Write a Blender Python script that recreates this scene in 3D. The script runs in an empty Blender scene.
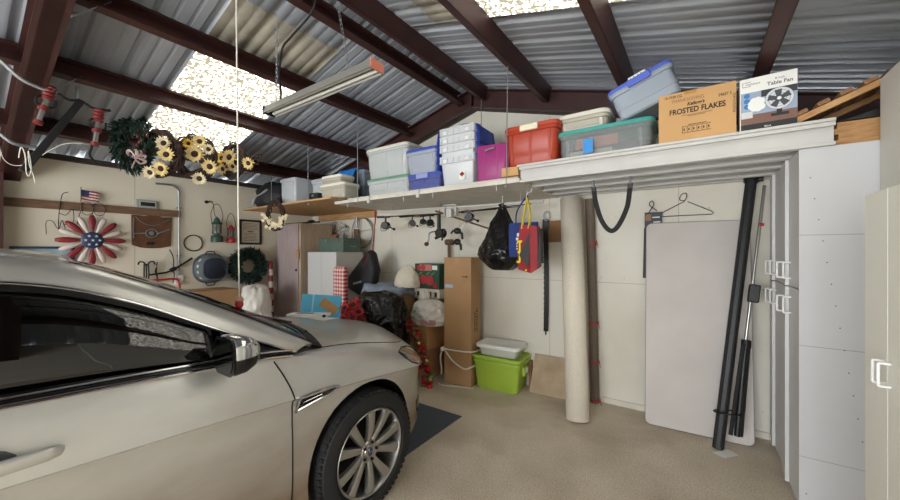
import bpy, bmesh, math, random
from mathutils import Vector, Matrix, noise
random.seed(7)
S = bpy.context.scene
COL = S.collection
PI = math.pi
def lin(c):
    return tuple(((x/255)/12.92 if x/255 <= 0.04045 else ((x/255+0.055)/1.055)**2.4) for x in c)
# ---------------------------------------------------------------- materials
MATS = {}
def mat(name, rgb, rough=0.6, metal=0.0, var=0.0, vscale=8.0, rgb2=None, bump=0.0, bscale=40.0, coat=0.0, spec=0.5, stretch=None, trans=0.0, detail=4.0):
    if name in MATS: return MATS[name]
    m = bpy.data.materials.new(name); m.use_nodes = True
    nt = m.node_tree; N = nt.nodes; L = nt.links
    b = N['Principled BSDF']; out = N['Material Output']
    b.inputs['Roughness'].default_value = rough
    b.inputs['Metallic'].default_value = metal
    b.inputs['Coat Weight'].default_value = coat
    b.inputs['Coat Roughness'].default_value = 0.08
    b.inputs['Specular IOR Level'].default_value = spec
    c1 = lin(rgb)
    b.inputs['Base Color'].default_value = (*c1, 1)
    tc = N.new('ShaderNodeTexCoord'); mp = N.new('ShaderNodeMapping')
    L.new(tc.outputs['Object'], mp.inputs['Vector'])
    if stretch: mp.inputs['Scale'].default_value = stretch
    if var > 0 or rgb2:
        n = N.new('ShaderNodeTexNoise'); n.inputs['Scale'].default_value = vscale; n.inputs['Detail'].default_value = detail
        L.new(mp.outputs['Vector'], n.inputs['Vector'])
        r = N.new('ShaderNodeValToRGB'); L.new(n.outputs['Fac'], r.inputs['Fac'])
        c2 = lin(rgb2) if rgb2 else tuple(x*(1-var) for x in c1)
        r.color_ramp.elements[0].position = 0.32; r.color_ramp.elements[1].position = 0.68
        r.color_ramp.elements[0].color = (*c2, 1)
        r.color_ramp.elements[1].color = (*(c1 if rgb2 else tuple(min(1, x*(1+var*0.4)) for x in c1)), 1)
        L.new(r.outputs['Color'], b.inputs['Base Color'])
    if bump > 0:
        n2 = N.new('ShaderNodeTexNoise'); n2.inputs['Scale'].default_value = bscale; n2.inputs['Detail'].default_value = 5
        L.new(mp.outputs['Vector'], n2.inputs['Vector'])
        bp = N.new('ShaderNodeBump'); bp.inputs['Strength'].default_value = bump; bp.inputs['Distance'].default_value = 0.01
        L.new(n2.outputs['Fac'], bp.inputs['Height']); L.new(bp.outputs['Normal'], b.inputs['Normal'])
    if trans > 0:
        t = N.new('ShaderNodeBsdfTransparent'); t.inputs['Color'].default_value = (*[min(1, x*0.5+0.5) for x in c1], 1)
        mx = N.new('ShaderNodeMixShader'); mx.inputs[0].default_value = trans
        L.new(b.outputs['BSDF'], mx.inputs[1]); L.new(t.outputs['BSDF'], mx.inputs[2]); L.new(mx.outputs[0], out.inputs['Surface'])
    MATS[name] = m
    return m
def nodes_of(m): return m.node_tree.nodes, m.node_tree.links, m.node_tree.nodes['Principled BSDF']
def math_node(N, L, op, a, b=None, c=None):
    n = N.new('ShaderNodeMath'); n.operation = op
    for i, v in enumerate((a, b, c)):
        if v is None: continue
        if isinstance(v, (int, float)): n.inputs[i].default_value = v
        else: L.new(v, n.inputs[i])
    return n.outputs[0]
def seam_lines(m, axes, width=0.004, dark=0.55):
    """panel joints: thin darker lines at fixed world positions; axes = [(axis, pitch, offset)]"""
    N, L, b = nodes_of(m)
    g = N.new('ShaderNodeNewGeometry'); sp = N.new('ShaderNodeSeparateXYZ'); L.new(g.outputs['Position'], sp.inputs[0])
    fac = None
    for ax, pitch, off in axes:
        v = math_node(N, L, 'SUBTRACT', sp.outputs[ax], off)
        v = math_node(N, L, 'PINGPONG', v, pitch/2) if pitch else math_node(N, L, 'ABSOLUTE', v)
        v = math_node(N, L, 'LESS_THAN', v, width/2)
        fac = v if fac is None else math_node(N, L, 'MAXIMUM', fac, v)
    mx = N.new('ShaderNodeMix'); mx.data_type = 'RGBA'; mx.blend_type = 'MULTIPLY'
    src = b.inputs['Base Color'].links[0].from_socket if b.inputs['Base Color'].links else None
    if src: L.new(src, mx.inputs[6])
    else: mx.inputs[6].default_value = b.inputs['Base Color'].default_value
    mx.inputs[7].default_value = (dark, dark*0.93, dark*0.85, 1)
    L.new(fac, mx.inputs[0]); L.new(mx.outputs[2], b.inputs['Base Color'])
    return m
# ---------------------------------------------------------------- mesh builder
class MB:
    def __init__(s): s.V = []; s.F = []; s.I = []; s.mi = 0
    def add(s, vs, fs, M=None, mi=None):
        o = len(s.V)
        for v in vs:
            v = Vector(v); s.V.append(M @ v if M else v)
        for f in fs: s.F.append(tuple(i+o for i in f)); s.I.append(s.mi if mi is None else mi)
        return s
    def box(s, x0, x1, y0, y1, z0, z1, M=None, mi=None):
        vs = [(x0,y0,z0),(x1,y0,z0),(x1,y1,z0),(x0,y1,z0),(x0,y0,z1),(x1,y0,z1),(x1,y1,z1),(x0,y1,z1)]
        return s.add(vs, [(3,2,1,0),(4,5,6,7),(0,1,5,4),(1,2,6,5),(2,3,7,6),(3,0,4,7)], M, mi)
    def cbox(s, c, d, M=None, mi=None):
        return s.box(c[0]-d[0]/2, c[0]+d[0]/2, c[1]-d[1]/2, c[1]+d[1]/2, c[2]-d[2]/2, c[2]+d[2]/2, M, mi)
    def tube(s, pts, r, n=8, closed=False, M=None, mi=None, caps=True, flat=1.0, up=None):
        pts = [Vector(p) for p in pts]; k = len(pts)
        rs = r if isinstance(r, (list, tuple)) else [r]*k
        T = []
        for i in range(k):
            a = pts[(i-1) % k] if (closed or i > 0) else pts[i]
            b = pts[(i+1) % k] if (closed or i < k-1) else pts[i]
            T.append((b-a).normalized())
        u = Vector(up) if up else (Vector((0,0,1)) if abs(T[0].z) < 0.9 else Vector((1,0,0)))
        vs = []; nrm = (u - T[0]*u.dot(T[0])).normalized()
        for i in range(k):
            nrm = (nrm - T[i]*nrm.dot(T[i]))
            nrm = nrm.normalized() if nrm.length > 1e-6 else T[i].orthogonal().normalized()
            bn = T[i].cross(nrm)
            for j in range(n):
                a = 2*PI*j/n
                vs.append(pts[i] + nrm*(math.cos(a)*rs[i]*flat) + bn*(math.sin(a)*rs[i]))
        fs = []
        for i in range(k if closed else k-1):
            i2 = (i+1) % k
            for j in range(n):
                j2 = (j+1) % n
                fs.append((i*n+j, i*n+j2, i2*n+j2, i2*n+j))
        if caps and not closed:
            fs.append(tuple(range(n-1, -1, -1))); fs.append(tuple((k-1)*n+j for j in range(n)))
        return s.add(vs, fs, M, mi)
    def cyl(s, p0, p1, r, n=16, M=None, mi=None): return s.tube([p0, p1], r, n, M=M, mi=mi)
    def lathe(s, prof, n=24, M=None, mi=None, cap0=True, cap1=True):
        vs = []; fs = []; k = len(prof)
        for r, z in prof:
            for j in range(n):
                a = 2*PI*j/n; vs.append((r*math.cos(a), r*math.sin(a), z))
        for i in range(k-1):
            for j in range(n):
                j2 = (j+1) % n; fs.append((i*n+j, i*n+j2, (i+1)*n+j2, (i+1)*n+j))
        if cap0: fs.append(tuple(range(n-1, -1, -1)))
        if cap1: fs.append(tuple((k-1)*n+j for j in range(n)))
        return s.add(vs, fs, M, mi)
    def loft(s, rings, closed=True, cap0=True, cap1=True, M=None, mi=None):
        n = len(rings[0]); vs = [p for r in rings for p in r]; fs = []
        for i in range(len(rings)-1):
            for j in range(n if closed else n-1):
                j2 = (j+1) % n; fs.append((i*n+j, i*n+j2, (i+1)*n+j2, (i+1)*n+j))
        if closed and cap0: fs.append(tuple(range(n-1, -1, -1)))
        if closed and cap1: fs.append(tuple((len(rings)-1)*n+j for j in range(n)))
        return s.add(vs, fs, M, mi)
    def prism(s, poly, z0, z1, M=None, mi=None):
        return s.loft([[(x, y, z0) for x, y in poly], [(x, y, z1) for x, y in poly]], M=M, mi=mi)
    def rr(s, secs, c=4, M=None, mi=None, cap0=True, cap1=True):
        """loft of rounded rectangles: secs = [(z, halfx, halfy, corner)]"""
        rings = []
        for z, hx, hy, r in secs:
            r = min(r, hx-1e-4, hy-1e-4); ring = []
            for q, (sx, sy) in enumerate(((1,1),(-1,1),(-1,-1),(1,-1))):
                for t in range(c+1):
                    a = PI/2*(q + t/c)
                    ring.append((sx*(hx-r)+r*math.cos(a), sy*(hy-r)+r*math.sin(a), z))
            rings.append(ring)
        return s.loft(rings, M=M, mi=mi, cap0=cap0, cap1=cap1)
    def ball(s, c, r, n=12, m=8, M=None, mi=None, fn=None):
        rx, ry, rz = r if isinstance(r, (tuple, list)) else (r, r, r)
        vs = []; fs = []
        for i in range(m+1):
            ph = -PI/2 + PI*i/m
            for j in range(n):
                a = 2*PI*j/n
                d = Vector((math.cos(ph)*math.cos(a), math.cos(ph)*math.sin(a), math.sin(ph)))
                p = Vector((d.x*rx, d.y*ry, d.z*rz))
                if fn: p = fn(p, d)
                vs.append(p + Vector(c))
        for i in range(m):
            for j in range(n):
                j2 = (j+1) % n; fs.append((i*n+j, i*n+j2, (i+1)*n+j2, (i+1)*n+j))
        return s.add(vs, fs, M, mi)
    def build(s, name, mats, parent=None, loc=None, rot=None, smooth=40, bevel=0, bseg=2, sub=0, solid=0, label=None, tag=None, kind=None, group=None):
        me = bpy.data.meshes.new(name); me.from_pydata([tuple(v) for v in s.V], [], s.F)
        if not isinstance(mats, (list, tuple)): mats = [mats]
        for m in mats: me.materials.append(m)
        if any(s.I): me.polygons.foreach_set('material_index', s.I)
        bm = bmesh.new(); bm.from_mesh(me)
        bmesh.ops.remove_doubles(bm, verts=bm.verts, dist=1e-5)
        bmesh.ops.recalc_face_normals(bm, faces=bm.faces); bm.to_mesh(me); bm.free()
        if smooth:
            me.polygons.foreach_set('use_smooth', [True]*len(me.polygons))
            me.set_sharp_from_angle(angle=math.radians(smooth))
        o = bpy.data.objects.new(name, me); COL.objects.link(o)
        if parent: o.parent = parent
        if loc: o.location = loc
        if rot: o.rotation_euler = rot
        if bevel:
            b = o.modifiers.new('bevel', 'BEVEL'); b.width = bevel; b.segments = bseg; b.limit_method = 'ANGLE'; b.angle_limit = math.radians(40)
            b.harden_normals = False
        if solid:
            b = o.modifiers.new('solid', 'SOLIDIFY'); b.thickness = solid; b.offset = 0
        if sub:
            b = o.modifiers.new('sub', 'SUBSURF'); b.levels = sub; b.render_levels = sub
        if label: o['label'] = label
        if tag: o['label'], o['category'] = tag
        if kind: o['kind'] = kind
        if group: o['group'] = group
        return o
def T(name, label, cat, loc=(0,0,0), rz=0, group=None, rot=None):
    o = bpy.data.objects.new(name, None); COL.objects.link(o); o.empty_display_size = 0.1
    o.location = loc; o.rotation_euler = rot or (0,0,rz)
    o['label'] = label; o['category'] = cat
    if group: o['group'] = group
    return o
def text(name, body, size, mt, parent, loc, rot, sx=1.0, align='CENTER', ext=0.0006, shear=0.0, bold=0.0):
    c = bpy.data.curves.new(name, 'FONT'); c.body = body; c.size = size; c.extrude = ext; c.align_x = align; c.align_y = 'CENTER'; c.shear = shear; c.offset = bold
    tmp = bpy.data.objects.new('tmp', c); COL.objects.link(tmp)
    me = bpy.data.meshes.new_from_object(tmp.evaluated_get(bpy.context.evaluated_depsgraph_get())); me.name = name
    bpy.data.objects.remove(tmp); bpy.data.curves.remove(c)
    me.materials.clear(); me.materials.append(mt)
    o = bpy.data.objects.new(name, me); COL.objects.link(o); o.parent = parent; o.location = loc; o.rotation_euler = rot; o.scale = (sx, 1, 1)
    return o
def catmull(pts, n=6, closed=False):
    P = [Vector(p) for p in pts]; k = len(P); out = []
    for i in range(k if closed else k-1):
        p0 = P[(i-1) % k] if (closed or i > 0) else P[i]*2-P[i+1]
        p1 = P[i]; p2 = P[(i+1) % k]
        p3 = P[(i+2) % k] if (closed or i < k-2) else p2*2-p1
        for j in range(n):
            t = j/n
            out.append(0.5*((2*p1)+(-p0+p2)*t+(2*p0-5*p1+4*p2-p3)*t*t+(-p0+3*p1-3*p2+p3)*t**3))
    if not closed: out.append(P[-1])
    return out
def RZ(a): return Matrix.Rotation(a, 4, 'Z')
def RX(a): return Matrix.Rotation(a, 4, 'X')
def RY(a): return Matrix.Rotation(a, 4, 'Y')
def TR(*p): return Matrix.Translation(Vector(p))
# ---------------------------------------------------------------- palette
m_steel_red = mat('red oxide steel', (66,36,33), 0.5, 0.0, 0.25, 5, bump=0.05)
m_sheet = mat('corrugated sheet metal', (172,178,188), 0.40, 0.15, 0.10, 3.0, stretch=(1,4,1))
m_cream_sheet = mat('aged cream roof panel', (176,170,156), 0.6, 0, 0.2, 6)
m_white_paint = mat('white painted steel', (200,198,194), 0.5, 0, 0.08, 4)
m_shelf_white = mat('worn white paint', (214,208,196), 0.6, 0, 0.14, 5)
m_ply = mat('plywood', (196,158,112), 0.6, 0, 0, 3, rgb2=(170,130,86), stretch=(2,14,14))
m_wood = mat('raw pine', (200,158,108), 0.65, 0, 0, 4, rgb2=(165,118,72), stretch=(2,16,16))
m_oldwood = mat('weathered board', (128,98,74), 0.75, 0, 0, 4, rgb2=(92,68,50), stretch=(14,1.5,14))
m_card = mat('cardboard', (176,138,98), 0.8, 0, 0.08, 5, bump=0.05, bscale=60)
m_card2 = mat('pale cardboard', (201,158,108), 0.8, 0, 0.06, 5)
m_card_dk = mat('brown cardboard', (150,112,78), 0.8, 0, 0.1, 5)
m_tape = mat('packing tape', (176,138,100), 0.35, 0, 0.04)
m_black = mat('black plastic', (24,24,26), 0.45)
m_rubber = mat('black rubber', (26,26,27), 0.75, bump=0.1, bscale=90)
m_iron = mat('dark iron', (44,40,38), 0.55, 0.6, 0.2, 20)
m_chrome = mat('chrome', (215,215,218), 0.12, 1.0)
m_alu = mat('satin aluminium', (178,176,172), 0.3, 0.9)
m_steel = mat('galvanised steel', (150,154,158), 0.38, 0.7, 0.1, 12)
m_white = mat('white plastic', (232,232,230), 0.4)
m_white_lam = mat('white laminate', (204,204,203), 0.4, 0, 0.025, 2)
m_cream_lam = mat('cream laminate', (236,234,222), 0.4, 0, 0.03, 2)
m_ink = mat('black printing ink', (40,34,30), 0.7)
m_red = mat('red paint', (176,36,38), 0.45)
m_grip = mat('red foam grip', (126,40,40), 0.6, 0, 0.2, 60)
m_rope = mat('white cotton rope', (226,222,210), 0.85, bump=0.2, bscale=200)
m_paper = mat('white paper', (236,235,230), 0.7)
def clear_plastic(name, rgb, t=0.45): return mat(name, rgb, 0.25, 0, 0.04, 6, trans=t)
m_clear = clear_plastic('milky clear plastic', (210,214,214), 0.28)
m_clear2 = clear_plastic('frosted grey plastic', (204,208,214), 0.26)
m_clearw = clear_plastic('warm clear plastic', (214,208,194), 0.35)
m_clear3 = clear_plastic('clear plastic', (212,218,218), 0.78)
# ---------------------------------------------------------------- setting
RX0 = -2.3                      # ridge
SL = 0.27                       # roof slope
def zb(x): return 3.43 - SL*(abs(x-RX0) - 0.0)        # underside of the purlins
XL, XR, YB, YF = -5.8, 1.15, 3.92, -3.4
def struct(mb, name, m, **k): return mb.build(name, m, kind='structure', **k)
# floor
mf = mat('garage concrete', (228,216,197), 0.75, 0, 0, 2.2, rgb2=(208,196,176), bump=0.05, bscale=80, detail=9)
N, L, b = nodes_of(mf)
n3 = N.new('ShaderNodeTexNoise'); n3.inputs['Scale'].default_value = 95; n3.inputs['Detail'].default_value = 8
g = N.new('ShaderNodeNewGeometry'); L.new(g.outputs['Position'], n3.inputs['Vector'])
r3 = N.new('ShaderNodeValToRGB'); r3.color_ramp.elements[0].position = 0.3; r3.color_ramp.elements[1].position = 0.62
r3.color_ramp.elements[0].color = (0.66,0.63,0.60,1); r3.color_ramp.elements[1].color = (1,1,1,1); L.new(n3.outputs['Fac'], r3.inputs['Fac'])
n4 = N.new('ShaderNodeTexNoise'); n4.inputs['Scale'].default_value = 2.3; n4.inputs['Detail'].default_value = 6; L.new(g.outputs['Position'], n4.inputs['Vector'])
r4 = N.new('ShaderNodeValToRGB'); r4.color_ramp.elements[0].position = 0.34; r4.color_ramp.elements[1].position = 0.52
r4.color_ramp.elements[0].color = (0.85,0.82,0.79,1); r4.color_ramp.elements[1].color = (1,1,1,1); L.new(n4.outputs['Fac'], r4.inputs['Fac'])
src = b.inputs['Base Color'].links[0].from_socket
for rr_ in (r3, r4):
    mx = N.new('ShaderNodeMix'); mx.data_type = 'RGBA'; mx.blend_type = 'MULTIPLY'; mx.inputs[0].default_value = 1
    L.new(src, mx.inputs[6]); L.new(rr_.outputs['Color'], mx.inputs[7]); src = mx.outputs[2]
L.new(src, b.inputs['Base Color'])
struct(MB().box(XL-.1, XR+.1, YF-2.5, YB+.1, -.12, 0), 'floor', mf, smooth=0)
# walls
m_wall = mat('painted wall panel', (226,222,210), 0.62, 0, 0, 1.4, rgb2=(214,208,193), bump=0.10, bscale=70)
seam_lines(m_wall, [('X', 1.22, -0.14), ('Z', 0, 1.235), ('Z', 0, 2.455)], 0.005, 0.6)
N, L, b = nodes_of(m_wall)      # scuffs and specks
n5 = N.new('ShaderNodeTexNoise'); n5.inputs['Scale'].default_value = 26; n5.inputs['Detail'].default_value = 3
g = N.new('ShaderNodeNewGeometry'); L.new(g.outputs['Position'], n5.inputs['Vector'])
r5 = N.new('ShaderNodeValToRGB'); r5.color_ramp.elements[0].position = 0.25; r5.color_ramp.elements[1].position = 0.31
r5.color_ramp.elements[0].color = (0.45,0.4,0.36,1); r5.color_ramp.elements[1].color = (1,1,1,1); L.new(n5.outputs['Fac'], r5.inputs['Fac'])
mx = N.new('ShaderNodeMix'); mx.data_type = 'RGBA'; mx.blend_type = 'MULTIPLY'; mx.inputs[0].default_value = 0.5
L.new(b.inputs['Base Color'].links[0].from_socket, mx.inputs[6]); L.new(r5.outputs['Color'], mx.inputs[7]); L.new(mx.outputs[2], b.inputs['Base Color'])
m_wall_l = mat('cream wall panel toned for light', (226,217,198), 0.7, 0, 0, 1.2, rgb2=(216,206,186), bump=0.08, bscale=60)  # yellower, dimmer light on this side wall is put into the panel colour
seam_lines(m_wall_l, [('Y', 2.44, 1.40)], 0.006, 0.6)
def gable(y0, y1):
    z = lambda x: zb(x)+0.14
    poly = [(XL-.1, 0), (XR+.1, 0), (XR+.1, z(XR+.1)), (RX0, z(RX0)), (XL-.1, z(XL-.1))]
    return MB().loft([[(x, y0, q) for x, q in poly], [(x, y1, q) for x, q in poly]])
struct(gable(YB, YB+.1), 'wall_back', m_wall, smooth=0)
struct(MB().box(XL-.1, XL, YF, YB+.1, 0, zb(XL)+.13), 'wall_left', m_wall_l, smooth=0)
struct(MB().box(XR, XR+.1, YF, YB+.1, 0, zb(XR)+.13), 'wall_right', m_wall, smooth=0)
fr = MB(); DZ = 2.35
fr.box(XL-.1, -5.0, YF-.1, YF, 0, zb(XL)+.1); fr.box(0.6, XR+.1, YF-.1, YF, 0, zb(XR)+.1)
zz = lambda x: zb(x)+.12
fr.loft([[(-5.0, y, DZ), (0.6, y, DZ), (0.6, y, zz(0.6)), (RX0, y, zz(RX0)), (-5.0, y, zz(-5.0))] for y in (YF-.1, YF)])
struct(fr, 'wall_front', m_wall, smooth=0)
struct(MB().box(.80, .86, 0.9, 2.86, 0, 2.47), 'wall_partition', mat('ivory painted partition', (216,213,203), 0.6, 0, 0.04, 2), smooth=0, bevel=.004)
struct(MB().box(-5.0, .49, YB-.018, YB, 0, .055), 'baseboard_back', m_shelf_white, smooth=0, bevel=.003)
# roof sheets: ribs run up the slope
def rib_profile(y0, y1):
    """(y, dz) polyline of an R-panel, pitch 0.305, measured on a fixed grid so sheets join"""
    pts = []; k0 = math.floor(y0/.305)-1; k1 = math.ceil(y1/.305)+1
    for k in range(k0, k1):
        o = k*.305
        for dy, dz in ((-.034,0),(-.016,.024),(.016,.024),(.034,0),(.084,0),(.094,.006),(.108,.006),(.118,0),(.185,0),(.195,.006),(.209,.006),(.219,0)):
            pts.append((o+dy, dz))
    pts = [p for p in pts if y0 < p[0] < y1]
    return [(y0, 0)] + pts + [(y1, 0)]
def sheet(mb, xa, xb, y0, y1, lift=0.0):
    pr = rib_profile(y0, y1)
    rows = [[(x, y, zb(x)+.16+lift+dz) for y, dz in pr] for x in (xa, xb)]
    mb.loft(rows, closed=False)
KL0, KL1 = 1.25, 2.17           # left skylight strip
KR0, KR1 = 1.44, 2.36           # right skylight strip
EL, ER = XL-.15, XR+.15
ce = MB()
sheet(ce, EL, RX0, YF-.3, KL0); sheet(ce, EL, RX0, KL1, YB+.1); sheet(ce, -2.80, RX0, KL0, KL1); sheet(ce, EL, -5.09, KL0, KL1)
sheet(ce, RX0, ER, YF-.3, KR0); sheet(ce, RX0, ER, KR1, YB+.1); sheet(ce, RX0, -1.78, KR0, KR1)
struct(ce, 'ceiling', m_sheet, smooth=20, solid=.002)
cl = MB(); sheet(cl, -3.36, -2.80, KL0, KL1); sheet(cl, -1.78, -1.39, KR0, KR1)
struct(cl, 'ceiling_lap', m_cream_sheet, smooth=20, solid=.002)
SKY_E = 4.0
def skylight_mat():
    m = bpy.data.materials.new('daylit fibreglass skylight'); m.use_nodes = True
    N = m.node_tree.nodes; L = m.node_tree.links; b = N['Principled BSDF']
    b.inputs['Base Color'].default_value = (.3,.29,.26,1); b.inputs['Roughness'].default_value = .6
    g = N.new('ShaderNodeNewGeometry'); mp = N.new('ShaderNodeMapping'); L.new(g.outputs['Position'], mp.inputs[0])
    n = N.new('ShaderNodeTexNoise'); n.inputs['Scale'].default_value = 34; n.inputs['Detail'].default_value = 6; L.new(mp.outputs[0], n.inputs['Vector'])
    r = N.new('ShaderNodeValToRGB'); r.color_ramp.elements[0].position = .485; r.color_ramp.elements[1].position = .60
    r.color_ramp.elements[0].color = (.10,.09,.06,1); r.color_ramp.elements[1].color = (1,.98,.9,1)
    L.new(n.outputs['Fac'], r.inputs['Fac'])
    sp = N.new('ShaderNodeSeparateXYZ'); L.new(g.outputs['Position'], sp.inputs[0])
    L.new(r.outputs['Color'], b.inputs['Emission Color']); b.inputs['Emission Strength'].default_value = SKY_E
    return m
m_skyl = skylight_mat()
for i, (xa, xb, y0, y1) in enumerate(((-5.09, -3.36, KL0, KL1), (-1.39, ER, KR0, KR1))):
    w = MB(); sheet(w, xa, xb, y0, y1); struct(w, 'window_%d' % (i+1), m_skyl, smooth=20)
# purlins: C sections between the frames
def purlin(xc, side):
    """side: +1 the open side of the C faces up the slope"""
    mb = MB(); a = math.atan(SL)*(1 if xc < RX0 else -1)
    w, h, t = (.068 if xc < .3 else .085), .155, .006
    M = TR(xc, 0, zb(xc)) @ RY(-a)
    y0, y1 = YF-.1, YB-.17
    s = side
    mb.box(-w/2, w/2, y0, y1, 0, t, M); mb.box(-w/2, w/2, y0, y1, h-t, h, M)
    xw = -s*w/2; mb.box(min(xw, xw+s*t), max(xw, xw+s*t), y0, y1, 0, h, M)
    xl = s*w/2; mb.box(min(xl, xl-s*t), max(xl, xl-s*t), y0, y1, 0, .022, M)
    mb.box(min(xl, xl-s*t), max(xl, xl-s*t), y0, y1, h-.022, h, M)
    return mb
k = 0
for xc, s in ((-5.09,1),(-4.12,1),(-3.27,1),(-2.43,1),(-2.13,-1),(-1.35,-1),(-.52,-1),(.345,1)):
    k += 1; struct(purlin(xc, s), 'trim_%d' % k, m_steel_red, smooth=0)
# rigid frames: rafters and left column
def frame(y0, y1, drop, web):
    mb = MB(); ym = (y0+y1)/2
    def ring(x, lo, hi, ya, yb): return [(x, ya, lo), (x, yb, lo), (x, yb, hi), (x, ya, hi)]
    for xs in ((XL, RX0), (RX0, XR)):
        lo = lambda x: zb(x)-drop-(.10*max(0, (abs(x-RX0)-2.6)/.9) if abs(x-RX0) > 2.6 else 0)
        xx = [xs[0]+(xs[1]-xs[0])*i/8 for i in range(9)]
        mb.loft([ring(x, lo(x), lo(x)+.012, y0, y1) for x in xx])
        mb.loft([ring(x, zb(x)+.13, zb(x)+.142, y0, y1) for x in xx])
        mb.loft([ring(x, lo(x), zb(x)+.14, ym-web, ym+web) for x in xx])
    mb.box(RX0-.012, RX0+.012, y0, y1, zb(RX0)-drop, zb(RX0)+.14)
    return mb
k += 1; struct(frame(YB-.17, YB-.005, .085, .03), 'trim_%d' % k, m_steel_red, smooth=0)
mid = frame(.33, .48, .10, .045)
mid.box(XL, XL+.16, .22, .36, 0, zb(XL)-.05)
k += 1; struct(mid, 'trim_%d' % k, m_steel_red, smooth=0)
k += 1; struct(MB().box(XL, XL+.05, YF, YB, zb(XL)+.08, zb(XL)+.14), 'trim_%d' % k, mat('dark eave strut', (58,46,44), .6), smooth=0)
# rail board nailed to the left wall
MB().box(-.02, .02, -.85, .71, -.045, .045).build('wall_board', m_oldwood, loc=(XL+.021, 1.16, 2.065), smooth=0, bevel=.004,
    tag=('long weathered wooden rail board nailed along the cream side wall', 'board'))
# ================================================================ the car
def paint_mat():
    m = mat('champagne silver paint', (226,227,224), 0.26, 0.7, coat=1.0)
    N, L, b = nodes_of(m)
    g = N.new('ShaderNodeNewGeometry'); sp = N.new('ShaderNodeSeparateXYZ'); L.new(g.outputs['Position'], sp.inputs[0])
    n = N.new('ShaderNodeTexNoise'); n.inputs['Scale'].default_value = 4; n.inputs['Detail'].default_value = 4; n.inputs['Roughness'].default_value = .5
    mp = N.new('ShaderNodeMapping'); mp.inputs['Scale'].default_value = (1, .55, 1.3); mp.inputs['Rotation'].default_value = (.5,0,0)
    L.new(g.outputs['Position'], mp.inputs[0]); L.new(mp.outputs[0], n.inputs['Vector'])
    a = N.new('ShaderNodeMapRange'); a.inputs[1].default_value = .95; a.inputs[2].default_value = .35; a.inputs[3].default_value = 0; a.inputs[4].default_value = .72
    L.new(sp.outputs['Z'], a.inputs[0])
    s = math_node(N, L, 'MULTIPLY_ADD', n.outputs['Fac'], .5, a.outputs[0])
    r = N.new('ShaderNodeValToRGB'); r.color_ramp.elements[0].position = .08; r.color_ramp.elements[1].position = 1.0; L.new(s, r.inputs['Fac'])
    mx = N.new('ShaderNodeMix'); mx.data_type = 'RGBA'; L.new(r.outputs['Color'], mx.inputs[0])
    mx.inputs[6].default_value = (*lin((226,227,224)),1); mx.inputs[7].default_value = (*lin((122,101,78)),1)
    L.new(mx.outputs[2], b.inputs['Base Color'])
    q = math_node(N, L, 'MULTIPLY', r.outputs['Color'], -.6); q2 = math_node(N, L, 'ADD', q, .7); L.new(q2, b.inputs['Metallic'])
    q3 = math_node(N, L, 'MULTIPLY_ADD', r.outputs['Color'], -.7, 1.0); b.inputs['Coat Weight'].default_value = .7
    q4 = math_node(N, L, 'MULTIPLY_ADD', r.outputs['Color'], .40, .26); L.new(q4, b.inputs['Roughness'])
    return m
m_paint = paint_mat()
m_gap = mat('panel gap', (12,13,16), .8)
m_glass = mat('tinted car glass', (4,5,5), 0.015, 0, spec=0.5, trans=0.07)
m_glass.node_tree.nodes['Principled BSDF'].inputs['IOR'].default_value = 1.75
m_trimb = mat('gloss black trim', (14,14,15), 0.15)
m_cabin = mat('dark cabin upholstery', (34,36,36), 0.8)
car = T('car', 'champagne silver four-door car parked nose-in with dusty lower doors and dark tinted windows', 'car', (-2.54, 0, 0))
def interp(tab, y):
    """smooth interpolation in a table of rows (y, a, b, ...) sorted by y"""
    if y <= tab[0][0]: return tab[0][1:]
    if y >= tab[-1][0]: return tab[-1][1:]
    for i in range(len(tab)-1):
        if tab[i][0] <= y <= tab[i+1][0]:
            y0, y1 = tab[i][0], tab[i+1][0]; t = (y-y0)/(y1-y0); out = []
            for k in range(1, len(tab[0])):
                p1, p2 = tab[i][k], tab[i+1][k]
                m1 = (p2-tab[i-1][k])/(y1-tab[i-1][0]) if i > 0 else (p2-p1)/(y1-y0)
                m2 = (tab[i+2][k]-p1)/(tab[i+2][0]-y0) if i < len(tab)-2 else (p2-p1)/(y1-y0)
                h = y1-y0; t2 = t*t; t3 = t2*t
                out.append((2*t3-3*t2+1)*p1+(t3-2*t2+t)*h*m1+(-2*t3+3*t2)*p2+(t3-t2)*h*m2)
            return out
#        y     w    zlow  zcrease ws    zs    ztop
TAB = [(-2.72, .45, .50,  .80,  .40,  .90, .92), (-2.66, .72, .36, .84, .64, 1.00, 1.04), (-2.45, .88, .26, .90, .78, 1.06, 1.10),
       (-1.90, .945, .21, .93, .86, 1.10, 1.12), (-1.00, .96, .20, .925, .895, 1.125, 1.11), (-.20, .96, .20, .905, .90, 1.11, 1.09),
       (.50, .96, .20, .872, .895, 1.078, 1.06), (.90, .955, .20, .845, .885, 1.045, 1.045), (1.15, .955, .20, .825, .872, 1.000, 1.04),
       (1.47, .955, .20, .80, .862, .955, 1.035), (1.75, .935, .20, .765, .835, .895, 1.01), (1.95, .89, .19, .73, .785, .845, .978),
       (2.14, .785, .18, .69, .69, .79, .935), (2.30, .62, .19, .64, .54, .735, .885), (2.41, .40, .21, .58, .34, .68, .82), (2.465, .16, .25, .52, .13, .62, .70)]
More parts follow.
